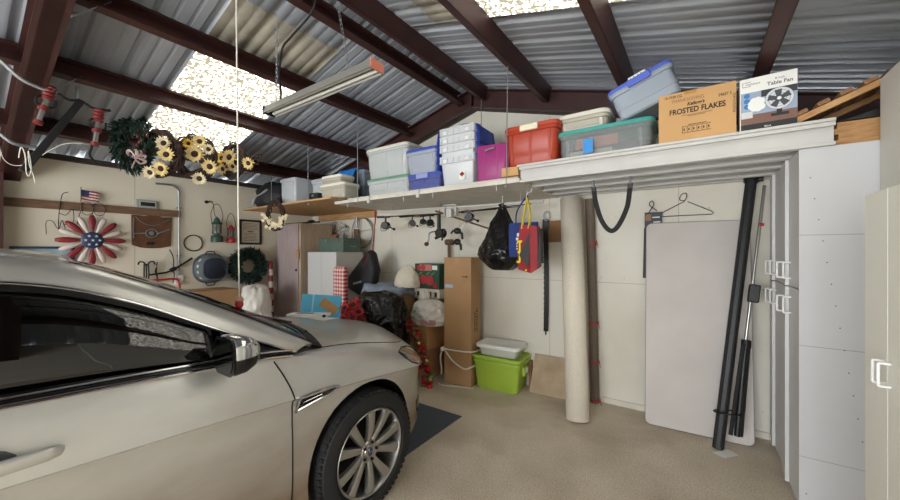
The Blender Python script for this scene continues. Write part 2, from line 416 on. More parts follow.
def prof(y):
    w, zl, zc, ws, zs, zt = interp(TAB, y)
    p = [(0, zl), (w*.75, zl), (w-.07, zl+.02), (w-.04, zl+.10), (w-.036, zl+.24), (w-.042, zc-.13), (w-.036, zc-.04), (w-.022, zc-.012), (w, zc+.002), (w-.002, zc+.014)]
    x0, z0 = w-.002, zc+.014
    for t in (.3, .6, .85): p.append((x0+(ws-x0)*t**1.5, z0+(zs-z0)*t))
    p.append((ws, zs)); p.append((ws-.025, zs+.012))
    for t in (.2, .4, .6, .8, 1.0):
        p.append(((ws-.025)*(1-t), zs+.012+(zt-zs-.012)*math.sin(t*PI/2)))
    return p
def side_x(y, z):
    p = prof(y)[4:15]
    for (xa, za), (xb, zb_) in zip(p, p[1:]):
        if za <= z <= zb_: return xa+(xb-xa)*(z-za)/max(1e-6, zb_-za)
    return p[0][0] if z < p[0][1] else p[-1][0]
def top_z(x, y):
    p = prof(y)[13:]
    for (xa, za), (xb, zb_) in zip(p, p[1:]):
        if xb <= x <= xa: return za+(zb_-za)*(xa-x)/max(1e-6, xa-xb)
    return p[0][1]
ys = [-2.72,-2.69,-2.66,-2.6,-2.52] + [-2.4+.1*i for i in range(44)] + [1.98,2.03,2.08,2.14,2.19,2.24,2.30,2.34,2.38,2.41,2.44,2.465]
rings = []
for y in ys:
    p = prof(y); rings.append([(x, y, z) for x, z in p] + [(-x, y, z) for x, z in p[-2:0:-1]])
body = MB().loft(rings).build('body', [m_paint, m_gap], smooth=28)
WY, RY_ = 1.473, -1.395
for wy in (WY, RY_):
    cut = MB().tube([(-1.2, wy, .365), (-.52, wy, .365)], .405, 48, mi=1).tube([(.52, wy, .365), (1.2, wy, .365)], .405, 48, mi=1).build('arch_cutter', [m_paint, m_gap], smooth=0)
    bo = body.modifiers.new('arch', 'BOOLEAN'); bo.operation = 'DIFFERENCE'; bo.object = cut; bo.solver = 'EXACT'
    dg = bpy.context.evaluated_depsgraph_get()
    me = bpy.data.meshes.new_from_object(body.evaluated_get(dg)); body.modifiers.clear(); body.data = me
    bpy.data.objects.remove(cut)
body.data.set_sharp_from_angle(angle=math.radians(28))
body.parent = car
# arch lips, body seams
for sx in (1, -1):
    for wy in (WY, RY_):
        pts = []
        for i in range(25):
            a = math.radians(-18+216*i/24); y, z = wy+.408*math.cos(a), .365+.408*math.sin(a)
            pts.append((sx*(side_x(y, z)+.001), y, z))
def seam(name, yz, r=.0035):
    for sx in (1, -1):
        MB().tube([(sx*(side_x(y, z)-.001), y, z) for y, z in catmull([(a, b_, 0) for a, b_ in yz], 8) for y, z in [(y, z)]] if False else
                  [(sx*(side_x(p[0], p[1])-.0005), p[0], p[1]) for p in catmull([(a, b_, 0) for a, b_ in yz], 8)], r, 6).build(name, m_gap, car)
seam('door_gap', [(.905, 1.03), (.94, .95), (.975, .84), (.985, .70), (.985, .5), (.975, .30), (.93, .25)], .004)
seam('door_gap', [(-.24, 1.09), (-.25, .8), (-.25, .5), (-.22, .26)])
for sx in (1, -1):      # hood shut line
    pts = catmull([(.845, 1.06, 0), (.80, 1.15, 0), (.775, 1.24, 0), (.765, 1.4, 0), (.745, 1.7, 0), (.69, 1.95, 0), (.60, 2.10, 0)], 6)
    MB().tube([(sx*p.x, p.y, top_z(p.x, p.y)+.0005) for p in pts], .0035, 6).build('hood_gap', m_gap, car)
# greenhouse
O = [(.80,1.17,1.045),(.745,.95,1.175),(.69,.70,1.312),(.655,.46,1.43),(.64,.27,1.508),(.63,.07,1.542),(.62,-.4,1.553),(.62,-1.0,1.52),(.66,-1.6,1.36),(.72,-2.15,1.12)]
U = [(.868,1.03,1.045),(.838,.81,1.150),(.806,.60,1.262),(.788,.42,1.358),(.777,.22,1.434),(.772,0,1.465),(.77,-.4,1.47),(.775,-1.0,1.425),(.80,-1.5,1.28),(.84,-1.9,1.135)]
Oc = catmull(O, 6); Uc = catmull(U, 6)
for sx in (1, -1):
    rows = []
    for o, u in zip(Oc, Uc):
        mid = (o+u)/2 + Vector((.022, 0, .018))
        q1 = o*.75+u*.25 + Vector((.016,0,.014)); q3 = o*.25+u*.75 + Vector((.016,0,.012))
        lo = u + Vector((-.02, 0, -.006)); li = o + Vector((-.03, 0, -.025))
        rows.append([(sx*p.x, p.y, p.z) for p in (li, o, q1, mid, q3, u, lo)])
    MB().loft(rows, closed=False).build('roof_pillar', m_paint, car, smooth=60, solid=.006)
    MB().tube([(sx*(p.x+.004), p.y, p.z) for p in Uc], .0085, 8, flat=.7).build('chrome_strip', m_chrome, car)
    bl = [(sx*(.908 if y < .6 else .908-.06*(y-.6)), y, interp(TAB, y)[4]+.004) for y in [1.0-.1*i for i in range(30)]]
    MB().tube(bl, .0085, 8, flat=.8).build('chrome_strip', m_chrome, car)
    MB().tube([(p[0]-sx*.012, p[1], p[2]+.013) for p in bl], .007, 8).build('window_seal', m_trimb, car)
    MB().tube([(p[0]-sx*.012, p[1], p[2]+.025) for p in bl], .0045, 8).build('chrome_strip', m_chrome, car)
    # side glass: ruled between belt and upper edge
    def belt(y): return Vector((.888 if y < .6 else .888-.05*(y-.6), y, interp(TAB, y)[4]+.012))
    up = [p for p in Uc if p.y > -1.85]
    def pane(name, ya, yb, m, off=0.0, rows_n=1):
        pts = [p for p in up if ya <= p.y <= yb]
        rws = [[(sx*(a.x*(1-t)+b_.x*t-off+.012*math.sin(t*PI)), a.y*(1-t)+b_.y*t, a.z*(1-t)+b_.z*t) for t in (0,.25,.5,.75,1)] for a, b_ in [(p, belt(p.y)) for p in pts]]
        return MB().loft(rws, closed=False).build(name, m, car, smooth=60, solid=.004)
    pane('side_window', -.26, .70, m_glass, .010); pane('quarter_window', .70, 1.03, m_trimb, .008); pane('side_window', -1.30, -.36, m_glass, .010); pane('quarter_window', -1.85, -1.38, m_trimb, .010)
    MB().loft([[(sx*.775, y, 1.46), (sx*.885, y, 1.10)] for y in (-.24, -.38)], closed=False).build('door_pillar', m_trimb, car, solid=.02)
    MB().tube([(sx*.772, -1.28, 1.38), (sx*.89, -1.36, 1.12)], .03, 8, flat=.4).build('door_pillar', m_trimb, car)
    MB().tube([(sx*.832, .74, 1.165), (sx*.885, .72, 1.075)], .035, 6, flat=.35).build('window_divider', m_trimb, car)
def cross(o_pts, bow, rise, n=12):
    rows = []
    for p, bw, rs in zip(o_pts, bow, rise):
        rows.append([(p.x*k, p.y+bw*(1-k*k), p.z+rs*(1-k*k)) for k in [1-2*i/n for i in range(n+1)]])
    return rows
wi = [p for p in Oc if p.y > .26]
nw = len(wi)
MB().loft(cross(wi, [.17*(1-i/(nw-1))+.05 for i in range(nw)], [.0+.015*i/(nw-1) for i in range(nw)]), closed=False).build('windshield', m_glass, car, smooth=60, solid=.005)
ro = [p for p in Oc if -1.05 <= p.y <= .30]
MB().loft(cross(ro, [.06-.12*i/(len(ro)-1) for i in range(len(ro))], [.022]*len(ro)), closed=False).build('roof', m_paint, car, smooth=60, solid=.012)
rw = [p for p in Oc if p.y <= -1.0]
MB().loft(cross(rw, [-.06-.12*i/(len(rw)-1) for i in range(len(rw))], [.02]*len(rw)), closed=False).build('rear_window', m_glass, car, smooth=60, solid=.005)
# cowl and wipers
cw = MB(); rows = []
for i in range(17):
    k = 1-2*i/16; x = .79*k; yb_ = 1.17+.20*(1-k*k)
    rows.append([(x, yb_+.07, top_z(abs(x), min(yb_+.07, 2)) +.006), (x, yb_-.01, 1.052+.012*(1-k*k)), (x*.97, yb_-.10, 1.085+.01*(1-k*k)), (x*.93, yb_-.20, 1.135+.012*(1-k*k))])
cw.loft(rows, closed=False).build('cowl', m_rubber, car, smooth=60, solid=.008)
for xa, xb in ((.62, -.02), (.02, -.62)):
    w = MB().tube([(xa, 1.25, 1.075), ((xa+xb)/2, 1.30, 1.095), (xb, 1.31, 1.09)], .011, 6, flat=.7)
    w.tube([((xa+xb)/2+.1, 1.29, 1.10), (xb, 1.285, 1.095)], .006, 6); w.build('wiper', m_black, car)
# cabin
ca = MB().box(-.86, .86, -1.9, 1.02, .95, 1.035); ca.build('cabin_floor', m_cabin, car, smooth=0)
MB().loft([[(-.74, y, z), (.74, y, z), (.74, y, .98), (-.74, y, .98)] for y, z in ((.50, 1.07), (.62, 1.12), (.85, 1.10), (1.1, 1.04))]).build('dashboard', m_cabin, car)
for sx in (1, -1):
    s = MB(); s.rr([(0, .24, .07, .06), (.35, .23, .06, .05), (.42, .18, .045, .04)], M=TR(sx*.40, -.22, .92) @ RX(.25)); s.build('seat', m_cabin, car, smooth=60)
    s = MB(); s.rr([(0, .11, .04, .035), (.03, .14, .055, .05), (.16, .135, .05, .045), (.19, .11, .035, .03)], M=TR(sx*.40, -.36, 1.36) @ RX(.15)); s.build('headrest', mat('grey headrest cloth', (88,92,90), .8), car, smooth=60)
MB().tube([(-.40+.19*math.cos(a), .36+.06*math.sin(a), 1.08+.17*math.sin(a)) for a in [2*PI*i/28 for i in range(28)]], .015, 8, closed=True).build('steering_wheel', m_black, car)
# wheels
def wheel(sx, wy):
    w = bpy.data.objects.new('wheel', None); COL.objects.link(w); w.parent = car; w.location = (sx*.835, wy, .355); w.rotation_euler = (0, sx*PI/2, 0)
    # local z points outwards
    pr = [(.245,-.10),(.252,-.115),(.30,-.122),(.335,-.112),(.352,-.085)]
    for zc in (-.055,-.02,.02,.055): pr += [(.3565,zc-.011),(.3565,zc-.004),(.348,zc-.003),(.348,zc+.003),(.3565,zc+.004)]
    pr += [(.352,.085),(.335,.112),(.30,.124),(.268,.121),(.262,.112),(.252,.116),(.245,.10)]
    tr = MB().lathe(pr, 64, cap0=False, cap1=False)
    for i in range(64):         # shoulder tread blocks
        for sz in (1, -1):
            tr.cbox((.3495, 0, sz*.088), (.010, .021, .036), M=RZ(2*PI*i/64+(0 if sz > 0 else .05)))
    tr.build('tyre', m_rubber, w, smooth=35)
    MB().lathe([(.246,-.10),(.246,.09),(.252,.112),(.247,.118),(.240,.113),(.232,.085),(.222,-.08),(.222,-.10)], 64, cap0=False, cap1=False).build('rim', m_alu, w, smooth=35)
    MB().lathe([(.0,-.03),(.17,-.03),(.17,-.01),(.0,-.01)], 40, cap0=False, cap1=False).build('brake_disc', m_iron, w)
    MB().lathe([(.0,-.098),(.24,-.098),(.24,-.09),(.0,-.09)], 40, cap0=False, cap1=False).build('wheel_liner', m_gap, w)
    for k in range(5):
        sp = MB()
        for s in (1, -1):
            rows = []
            for t in range(7):
                q = t/6; r = .045+q*.192; ang = s*(.24+.06*q); wd = .019+.013*q + (.006 if t == 6 else 0)
                zt = .088+.022*math.sin(q*PI*.6)+.002*q
                c, sn = math.cos(ang), math.sin(ang)
                px, py_ = r*c, r*sn
                rows.append([(px-sn*wd*1, py_+c*wd, zt-.028), (px-sn*wd*.8, py_+c*wd*.8, zt-.006), (px-sn*wd*.45, py_+c*wd*.45, zt), (px+sn*wd*.45, py_-c*wd*.45, zt), (px+sn*wd*.8, py_-c*wd*.8, zt-.006), (px+sn*wd, py_-c*wd, zt-.028)])
            sp.loft(rows, M=RZ(2*PI*k/5+.3))
        sp.build('spoke', m_alu, w, smooth=35)
    hb = MB().lathe([(0,.05),(.066,.05),(.066,.088),(.058,.096),(.040,.092),(.036,.098),(0,.101)], 32, cap0=False, cap1=False); hb.build('hub', m_alu, w, smooth=35)
    em = MB().lathe([(0,.1005),(.026,.1005),(.024,.1035),(0,.1035)], 32, M=Matrix.Diagonal((1,.62,1,1)), cap0=False, cap1=False); em.build('badge', mat('deep blue badge', (22,34,78), .2, coat=1), w)
    text('badge_script', 'Ford', .017, m_chrome, w, (0, 0, .1038), (0, 0, PI/2 if sx > 0 else -PI/2), shear=.25)
    for k in range(5):
        a = 2*PI*k/5 + .3; c = (.048*math.cos(a)*1.08, .048*math.sin(a)*1.08)
        MB().tube([(c[0], c[1], .085), (c[0], c[1], .104)], .0095, 6).build('lug_nut', m_iron, w, smooth=0)
for sx in (1, -1):
    for wy in (WY, RY_): wheel(sx, wy)
# door furniture
for sx in (1, -1):
    for y0 in (.05, -1.05):
        cup = MB(); cup.ball((sx*(side_x(y0, .95)+.001), y0-.05, .955), (.005, .13, .064), 28, 10); cup.build('handle_cup', mat('shaded handle recess', (88,90,96), .3, .6), car, smooth=80)
        rows = []
        for dy, d, hz_, th_ in ((.165,.020,.008,.006),(.158,.028,.015,.010),(.13,.034,.020,.012),(.0,.040,.021,.013),(-.16,.038,.021,.013),(-.20,.020,.018,.010)):
            x_ = side_x(y0, .95)+d; rows.append([(sx*(x_+th_*math.cos(a)), y0+dy, .962-.05*(dy)*.3+hz_*math.sin(a)) for a in [2*PI*i/14 for i in range(14)]])
        MB().loft(rows).build('door_handle', m_paint, car, smooth=60)
    # mirror
    mr = bpy.data.objects.new('mirror', None); COL.objects.link(mr); mr.parent = car; mr.location = (sx*1.005, .70, 1.138); mr.scale = (.72, .9, .9)
    def shell(z0, z1, nm, m):
        rows = []
        for y, hx, hz, zo in ((-.055,.118,.082,0),(-.045,.125,.088,0),(0,.12,.084,0),(.04,.10,.066,.0),(.065,.07,.04,0),(.075,.03,.015,0)):
            ring = []
            for i in range(32):
                a = 2*PI*i/32; cx, cz = math.cos(a), math.sin(a)
                e = .62
                x = hx*math.copysign(abs(cx)**e, cx); z = hz*math.copysign(abs(cz)**e, cz)
                z = min(max(z, z0), z1); ring.append((x, y, z+zo))
            rows.append(ring)
        MB().loft(rows).build(nm, m, mr, smooth=50)
    shell(-.012, .2, 'mirror_cap', m_chrome); shell(-.2, -.008, 'mirror_housing', m_trimb)
    MB().rr([(0, .113, .078, .05), (.014, .118, .083, .05)], M=TR(0, -.052, 0) @ RX(PI/2)).build('mirror_bezel', m_trimb, mr)
    MB().rr([(0, .104, .069, .045), (.003, .104, .069, .045)], M=TR(0, -.0665, 0) @ RX(PI/2)).build('mirror_glass', mat('mirror glass', (70,74,76), .05, 1.0), mr)
    MB().tube([(-sx*.06, 0, -.06), (-sx*.19, .03, -.075)], [.05, .04], 10, flat=.5).build('mirror_arm', m_trimb, mr)
    # fender vent
    def patch(name, yz, m, off, parent=car):
        n = len(yz); cy = sum(p[0] for p in yz)/n; cz = sum(p[1] for p in yz)/n
        rings = []
        for s_, o_ in ((1.0, -.004), (1.0, off*.6), (.93, off), (.5, off), (0.02, off)):
            rings.append([(sx*(side_x(cy+(y-cy)*s_, cz+(z-cz)*s_)+o_), cy+(y-cy)*s_, cz+(z-cz)*s_) for y, z in yz])
        return MB().loft(rings).build(name, m, parent, smooth=40)
    vent = [(1.00,.842),(1.10,.842),(1.19,.838),(1.225,.828),(1.19,.80),(1.14,.786),(1.00,.766)]
    fv = patch('fender_vent', vent, m_trimb, .006)
    MB().tube([(sx*(side_x(y, z)+.006), y, z) for y, z in vent], .010, 8, closed=True).build('vent_frame', m_chrome, fv)
    MB().tube([(sx*(side_x(y, z)+.010), y, z) for y, z in ((1.005,.802),(1.06,.806),(1.13,.815))], .0075, 8, flat=.6).build('vent_bar', m_chrome, fv)
    # head lamp wrapping the corner
    hl = [(1.80,.862),(1.90,.865),(2.02,.838),(2.12,.80),(2.17,.755),(2.10,.72),(2.00,.735),(1.90,.775),(1.84,.82)]
    hp = patch('headlamp', hl, mat('smoky headlamp lens', (120,118,112), .08, .4, coat=1), .006)
    patch('side_marker', [(1.93,.80),(2.02,.775),(2.05,.745),(1.97,.765),(1.92,.785)], mat('amber reflector', (196,120,70), .3, coat=.6), .010, hp)
    MB().tube([(sx*(side_x(y, z)+.003), y, z) for y, z in hl], .005, 6, closed=True).build('lamp_surround', m_gap, hp)
    patch('fog_recess', [(2.02,.44),(2.12,.45),(2.17,.40),(2.13,.33),(2.05,.35)], m_trimb, .004)
# grille
MB().rr([(0, .40, .17, .06), (.02, .39, .16, .05)], M=TR(0, 2.435, .58) @ RX(-PI/2)).build('grille', m_trimb, car)
for i in range(5): MB().cbox((0, 2.462, .46+.06*i), (.74, .012, .02)).build('grille_bar', m_chrome, car, bevel=.003)
# ================================================================ overhead shelves
SH = 2.22
MB().box(-5.78, -3.62, 2.69, 3.88, SH-.024, SH).build('plywood_shelf', m_ply, smooth=0, bevel=.002, tag=('bare plywood overhead shelf in the far corner hung on rods', 'shelf'))
MB().box(-5.55, -4.12, 3.86, 3.915, SH-.125, SH-.026).build('ledger_board', m_ply, smooth=0, bevel=.003, tag=('plywood ledger strip on the back wall under the plywood shelf', 'board'))
ws = T('white_shelf', 'long white slab shelf hung from the roof, reels and rods beneath it', 'shelf', (-2.5, 3.36, SH-.07))
MB().box(-1.25, 1.25, -.52, .55, 0, .036).build('slab', m_shelf_white, ws, smooth=0, bevel=.003)
MB().box(-1.10, 1.20, -.44, .52, .037, .07).build('top_board', m_shelf_white, ws, smooth=0, bevel=.003)
for x in (-1.02, -.1, .3, 1.02):
    MB().tube([(x, -.50, .0), (x, -.50, -.05)], .007, 8).build('bolt', m_steel, ws)
for x in (-.62, .12):
    MB().box(x-.02, x+.02, -.535, -.50, -.035, .045).build('hook_bracket', m_white_paint, ws, bevel=.003)
bs = T('beam_shelf', 'wide white overhead shelf of deep steel channels reaching to the cabinets', 'shelf', (-.32, 3.4, 2.15))
MB().box(-.955, .955, -.56, .50, .132, .15).build('deck', m_white_paint, bs, smooth=0, bevel=.003)
for y in (-.55, -.28, .0, .28):
    c = MB(); c.box(-.94, .955, y+.034, y+.042, 0, .131); c.box(-.94, .955, y, y+.042, .0, .007); c.box(-.94, .955, y, y+.004, .0, .020); c.box(-.94, .955, y, y+.042, .123, .131); c.box(-.94, .955, y, y+.004, .108, .131)
    c.build('channel', m_white_paint, bs, smooth=0, bevel=.002)
MB().box(-.945, .955, .46, .50, 0, .131).build('channel', m_white_paint, bs, smooth=0, bevel=.002)
for i, (x, y, zl, lab) in enumerate(((-5.09, 2.76, SH-.06, 'thin steel hanger rod beside the black bag on the plywood shelf'), (-4.12, 2.715, SH-.06, 'steel hanger rod by the small black case on the plywood shelf'),
        (-3.27, 2.80, SH-.10, 'steel hanger rod in front of the blue tarp'), (-1.36, 2.84, SH-.10, 'steel hanger rod dropping just left of the orange bin'), (-2.13, 3.72, SH-.08, 'steel hanger rod from the ridge behind the stacked lidded crates'))):
    x2 = x if i != 3 else -1.375
    zt = zb(x)+.02
    r = MB().tube([(x, y, zt), (x2, y, zl)], .0045, 8)
    r.cyl((x2, y, zl), (x2, y, zl+.012), .014, 6); r.build('hanger_rod', m_steel, tag=(lab, 'rod'), group='rods that carry the overhead shelves')
# ---------------------------------------------------------------- storage bins
def bin_(label, x0, x1, y0, d, z, h, mb_, ml, rz=0, rot=None, taper=.92, latch=None, lid='snap', ribs=4, group='storage bins on the overhead shelves', name='storage_bin', handle='end', cr=.035, origin=None, rim=True):
    w = x1-x0; hx, hy = w/2, d/2
    t = T(name, label, 'bin', origin or ((x0+x1)/2, y0+hy, z), rz, group, rot)
    hb = h-.02 if lid else h
    tx, ty = hx-.018, hy-.018
    bx, by = tx-hb*(1-taper)*.45, ty-hb*(1-taper)*.45
    secs = [(0, bx-.012, by-.012, cr), (.012, bx, by, cr), (hb*.30, bx+(tx-bx)*.3, by+(ty-by)*.3, cr), (hb*.32, bx+(tx-bx)*.3+.004, by+(ty-by)*.3+.004, cr), (hb-.045, tx-.002, ty-.002, cr)]
    secs += [(hb-.044, tx+.010, ty+.010, cr), (hb-.022, tx+.010, ty+.010, cr), (hb-.018, tx+.014, ty+.014, cr), (hb, tx+.014, ty+.014, cr), (hb, tx-.004, ty-.004, cr)]
    secs += [(hb-.05, tx-.008, ty-.008, cr), (.02, bx-.006, by-.006, cr)]
    m = MB().rr(secs, 4)
    for i in range(ribs):
        xx = -bx*.8 + 1.6*bx*(i/(ribs-1) if ribs > 1 else .5)
        m.loft([[(xx-.012, -by-.004, .03), (xx+.012, -by-.004, .03), (xx+.012, -by+.01, .03), (xx-.012, -by+.01, .03)], [(xx-.012, -ty-.004, hb-.05), (xx+.012, -ty-.004, hb-.05), (xx+.012, -ty+.01, hb-.05), (xx-.012, -ty+.01, hb-.05)]])
    m.build('body', mb_, t, smooth=35)
    if lid:
        L_ = MB().rr([(hb-.012, hx, hy, cr+.01), (hb+.010, hx, hy, cr+.01), (hb+.020, hx-.006, hy-.006, cr+.008), (hb+.020, hx-.026, hy-.026, cr), (hb+.010, hx-.034, hy-.034, cr), (hb+.010, hx-.06, hy-.06, cr), (hb+.014, hx-.066, hy-.066, cr)], 4)
        L_.build('lid', ml, t, smooth=35)
    if latch:
        for sx in ((-1, 1) if handle == 'end' else (0,)):
            if handle == 'end': MB().cbox((sx*(hx+.004), 0, hb-.03), (.022, min(.16, d*.5), .06)).build('latch', latch, t, bevel=.005)
            else: MB().cbox((0, -hy-.006, hb-.012), (min(.16, w*.4), .026, .052)).build('latch', latch, t, bevel=.006)
    return t
m_lid_white = mat('cream lid plastic', (224,220,206), .4); m_lid_green = mat('grey green lid', (108,150,126), .4); m_lid_blue = mat('blue lid', (66,88,182), .38)
m_lid_teal = mat('teal lid', (70,158,150), .38); m_lid_peri = mat('periwinkle lid', (92,112,208), .38); m_lid_navy = mat('dusky blue bin', (86,96,160), .45, trans=.12)
m_orange = mat('orange translucent bin', (176,62,36), .35, trans=.08); m_magenta = mat('magenta bin', (158,50,118), .4)
m_clip = mat('ivory clip', (232,224,196), .4)
# plywood shelf: black bag, grey bins
def lumpy(c, r, amp, fr, seed, n=28, m=16, squash=None):
    def fn(p, d):
        k = 1 + amp*noise.noise(d*fr+Vector((seed, seed*1.7, 0))) + amp*.5*noise.noise(d*fr*2.3+Vector((seed, 3, 1)))
        q = p*k
        if squash is not None and q.z < squash: q.z = squash + (q.z-squash)*.15
        return q
    return MB().ball(c, r, n, m, fn=fn)
m_nylon = mat('black nylon cloth', (30,30,34), .65, 0, .2, 20, bump=.15, bscale=120)
t = T('duffel_bag', 'slumped black duffel bag with grey stripe at the wall end of plywood shelf', 'bag', (-5.45, 2.98, SH), .1)
lumpy((0, 0, .185), (.30, .22, .24), .25, 1.8, 3.1, squash=-.17).build('body', m_nylon, t, smooth=60)
MB().tube(catmull([(-.2, -.20, .06), (-.1, -.225, .16), (.05, -.225, .20), (.15, -.19, .27)], 6), .022, 8, flat=.3).build('stripe', mat('pale grey webbing', (170,170,172), .7), t)
MB().tube(catmull([(-.26, -.02, .27), (-.1, -.02, .37), (.12, 0, .38), (.24, .02, .34)], 6), .018, 8, flat=.5).build('strap', mat('navy webbing', (44,52,110), .7), t)
lumpy((.20, .0, .30), (.07, .06, .055), .2, 2, 8, 14, 8).build('pocket_flap', mat('wine red cloth', (128,34,40), .7), t, smooth=60)
bin_('narrow lidless grey clear bin next to the black duffel bag', -5.10, -4.92, 2.97, .42, SH, .35, m_clear2, m_clear2, ribs=2, lid=None)
bin_('frontmost of the lidless grey clear bins on the plywood shelf', -4.90, -4.50, 2.76, .42, SH, .355, m_clear2, m_clear2, ribs=2, lid=None)
bin_('grey clear bin behind the small black case on plywood shelf', -4.48, -4.13, 2.98, .5, SH, .34, m_clear2, m_clear2, ribs=3)
t = T('equipment_case', 'small black lidded case at the front edge of plywood shelf', 'case', (-4.06, 2.80, SH))
MB().rr([(0,.085,.05,.012),(.005,.09,.055,.012),(.055,.09,.055,.012)]).build('body', m_black, t); MB().rr([(.057,.092,.057,.012),(.09,.088,.053,.012)]).build('lid', m_black, t); MB().cbox((0,-.06,.055),(.04,.012,.025)).build('latch', m_steel, t, bevel=.002)
bin_('low frosted bin with cream lid, lower of the pair beside the small black case', -3.99, -3.50, 2.78, .28, SH, .185, m_clearw, m_lid_white, ribs=3)
bin_('shallow frosted bin with cream lid stacked on the low frosted bin', -3.97, -3.58, 2.79, .25, SH+.186, .105, m_clearw, m_lid_white, ribs=0)
bin_('tall smoke grey bin half hidden behind the blue tarp', -4.10, -3.62, 3.20, .42, SH, .43, mat('smoke grey bin', (146,156,170), .3, trans=.25), m_lid_blue, ribs=3, lid=None)
tp = MB(); rows = []
for i in range(15):
    u = i/14
    row = []
    for j in range(11):
        v = j/10
        x = -.19+.38*u+.02*math.sin(v*5+u*3); y = -.025*math.sin(u*19+v*2)*v*.7 - .10*v**.6 + (.12 if j == 0 else 0)
        z = .435 - (.36+.05*math.sin(u*4+1)-.10*abs(u-.6))*v + (.0 if j else .012) + .012*math.sin(u*23)
        row.append((x, y, z))
    rows.append(row)
tp.loft(rows, closed=False).build('blue_tarp', mat('bright blue tarpaulin', (42,128,208), .4, 0, .2, 14, bump=.3, bscale=30), loc=(-3.89, 3.175, SH+.03), smooth=60, solid=.008, tag=('bright blue folded tarp draped over the smoke grey bin', 'tarp'))
# white shelf
bin_('milky bin with green grey lid carrying the biggest cloudy bin', -3.30, -2.62, 2.95, .46, SH, .20, m_clear, m_lid_green, ribs=3)
bin_('biggest cloudy white bin, on top of the green lidded one', -3.34, -2.64, 2.96, .46, SH+.202, .365, m_clear, m_lid_white, ribs=3, taper=.86, cr=.06)
bin_('dusky blue bin with blue latched lid under the grey one', -2.64, -2.18, 2.95, .36, SH, .175, m_lid_navy, m_lid_blue, latch=mat('pale blue latch', (150,160,214), .4), handle='front', ribs=3)
bin_('grey bin with blue lid on top of the dusky blue one', -2.68, -2.24, 2.96, .36, SH+.178, .275, mat('grey opaque bin', (172,178,192), .4, trans=.1), m_lid_blue, ribs=2, taper=.84)
m_tote_blue = mat('royal blue hinged lid', (40,66,168), .4); m_tote = mat('clear crate plastic', (226,229,232), .28, trans=.22)
LBL = ['clear hinged-lid crate with round emblem, lowest of the nested stack', 'clear hinged-lid crate second from the bottom of the nested stack', 'clear hinged-lid crate third from the bottom of the nested stack', 'topmost clear hinged-lid crate of the nested stack']
for q in range(4):
    t = T('hinged_lid_crate', LBL[q], 'crate', (-1.985, 3.15, SH+.085*q+(.0 if q == 0 else .03)), .04, 'nested crates with blue hinged lids')
    h = .30
    secs = [(0,.165,.16,.02),(.01,.172,.167,.02),(h-.075,.188,.19,.02),(h-.072,.206,.205,.02),(h-.02,.206,.205,.02),(h,.208,.207,.02),(h,.186,.188,.02),(.02,.168,.163,.02)]
    b_ = MB().rr(secs, 3)
    for i in range(6): b_.cbox((-.17+.068*i, -.207, h-.045), (.008, .012, .05))
    b_.build('body', m_tote, t, smooth=35)
    for i in range(4): MB().cbox((-.128+.085*i, -.2085, h-.047), (.045, .006, .03)).build('rim_panel', m_white, t, bevel=.002) if i in (0, 3) else None
    for sx in (-1, 1):
        f = MB().box(-.004, .004, -.19, .19, -.17, .0); 
        for i in range(4): f.box(-.009, .009, -.17+.1*i, -.13+.1*i, -.16, -.01)
        f.build('hinged_lid', m_tote_blue, t, loc=(sx*.222, 0, h-.005+.0), rot=(0, -sx*.16, 0), bevel=.002)
    if q == 0:
        MB().rr([(0,.036,.058,.03),(.002,.036,.058,.03)], 5, M=TR(.06,-.184,.105) @ RX(PI/2-.11)).build('sticker', m_paper, t)
        st = MB().prism([(0,.026),(.03,0),(0,-.026),(-.03,0)], .0025, .0035, M=TR(.06,-.186,.105) @ RX(PI/2-.11)); st.build('emblem', m_red, t, smooth=0)
        MB().cbox((.06,-.189,.105),(.05,.002,.010)).build('emblem_band', m_black, t, smooth=0)
    if q == 3:
        fb = MB(); fb.loft([[(x, y, .30+.10*math.sin((y+.2)*4)+.01*math.sin(x*30)) for y in (-.17,-.1,-.03,.05,.12)] for x in (-.12,-.06,0,.06,.12)], closed=False)
        fb.build('folded_liner', mat('pale blue plastic sheet', (112,150,206), .3, trans=.2), t, solid=.004, smooth=60)
t = T('storage_bin', 'magenta bin stood on its end beside the nested crates', 'bin', (-1.60, 3.14, SH), 0, 'storage bins on the overhead shelves', rot=(0, .04, 0))
b_ = MB().rr([(0,.145,.165,.03),(.01,.15,.17,.03),(.33,.165,.185,.03),(.34,.16,.18,.03)]); 
for x in (-.07, .07): b_.loft([[(x-.006,-.172,.03),(x+.006,-.172,.03),(x+.006,-.16,.03),(x-.006,-.16,.03)],[(x-.006,-.187,.31),(x+.006,-.187,.31),(x+.006,-.17,.31),(x-.006,-.17,.31)]])
b_.build('body', m_magenta, t); MB().rr([(0,.19,.18,.03),(.02,.19,.18,.03)], M=TR(.165,0,.175) @ RY(PI/2)).build('lid', mat('dark magenta lid', (126,36,92), .4), t)
MB().tube(catmull([(-.05,-.19,.285),(-.04,-.205,.285),(.03,-.207,.297),(.045,-.192,.30)], 4), .011, 8).build('handle', mat('grey handle', (128,120,132), .45), t)
MB().box(-1.43, -1.275, 2.86, 3.0, SH-.002, SH+.075).build('cardboard_box', m_card2, smooth=0, bevel=.002, tag=('small flat cardboard box wedged under the orange bin', 'box'))
BT = 2.30
bin_('orange bin with orange lid and ivory clip at the channel shelf end', -1.43, -.93, 2.88, .40, BT+.005, .345, m_orange, mat('orange lid', (186,74,48), .38), latch=m_clip, handle='front', ribs=3, taper=.88, cr=.05)
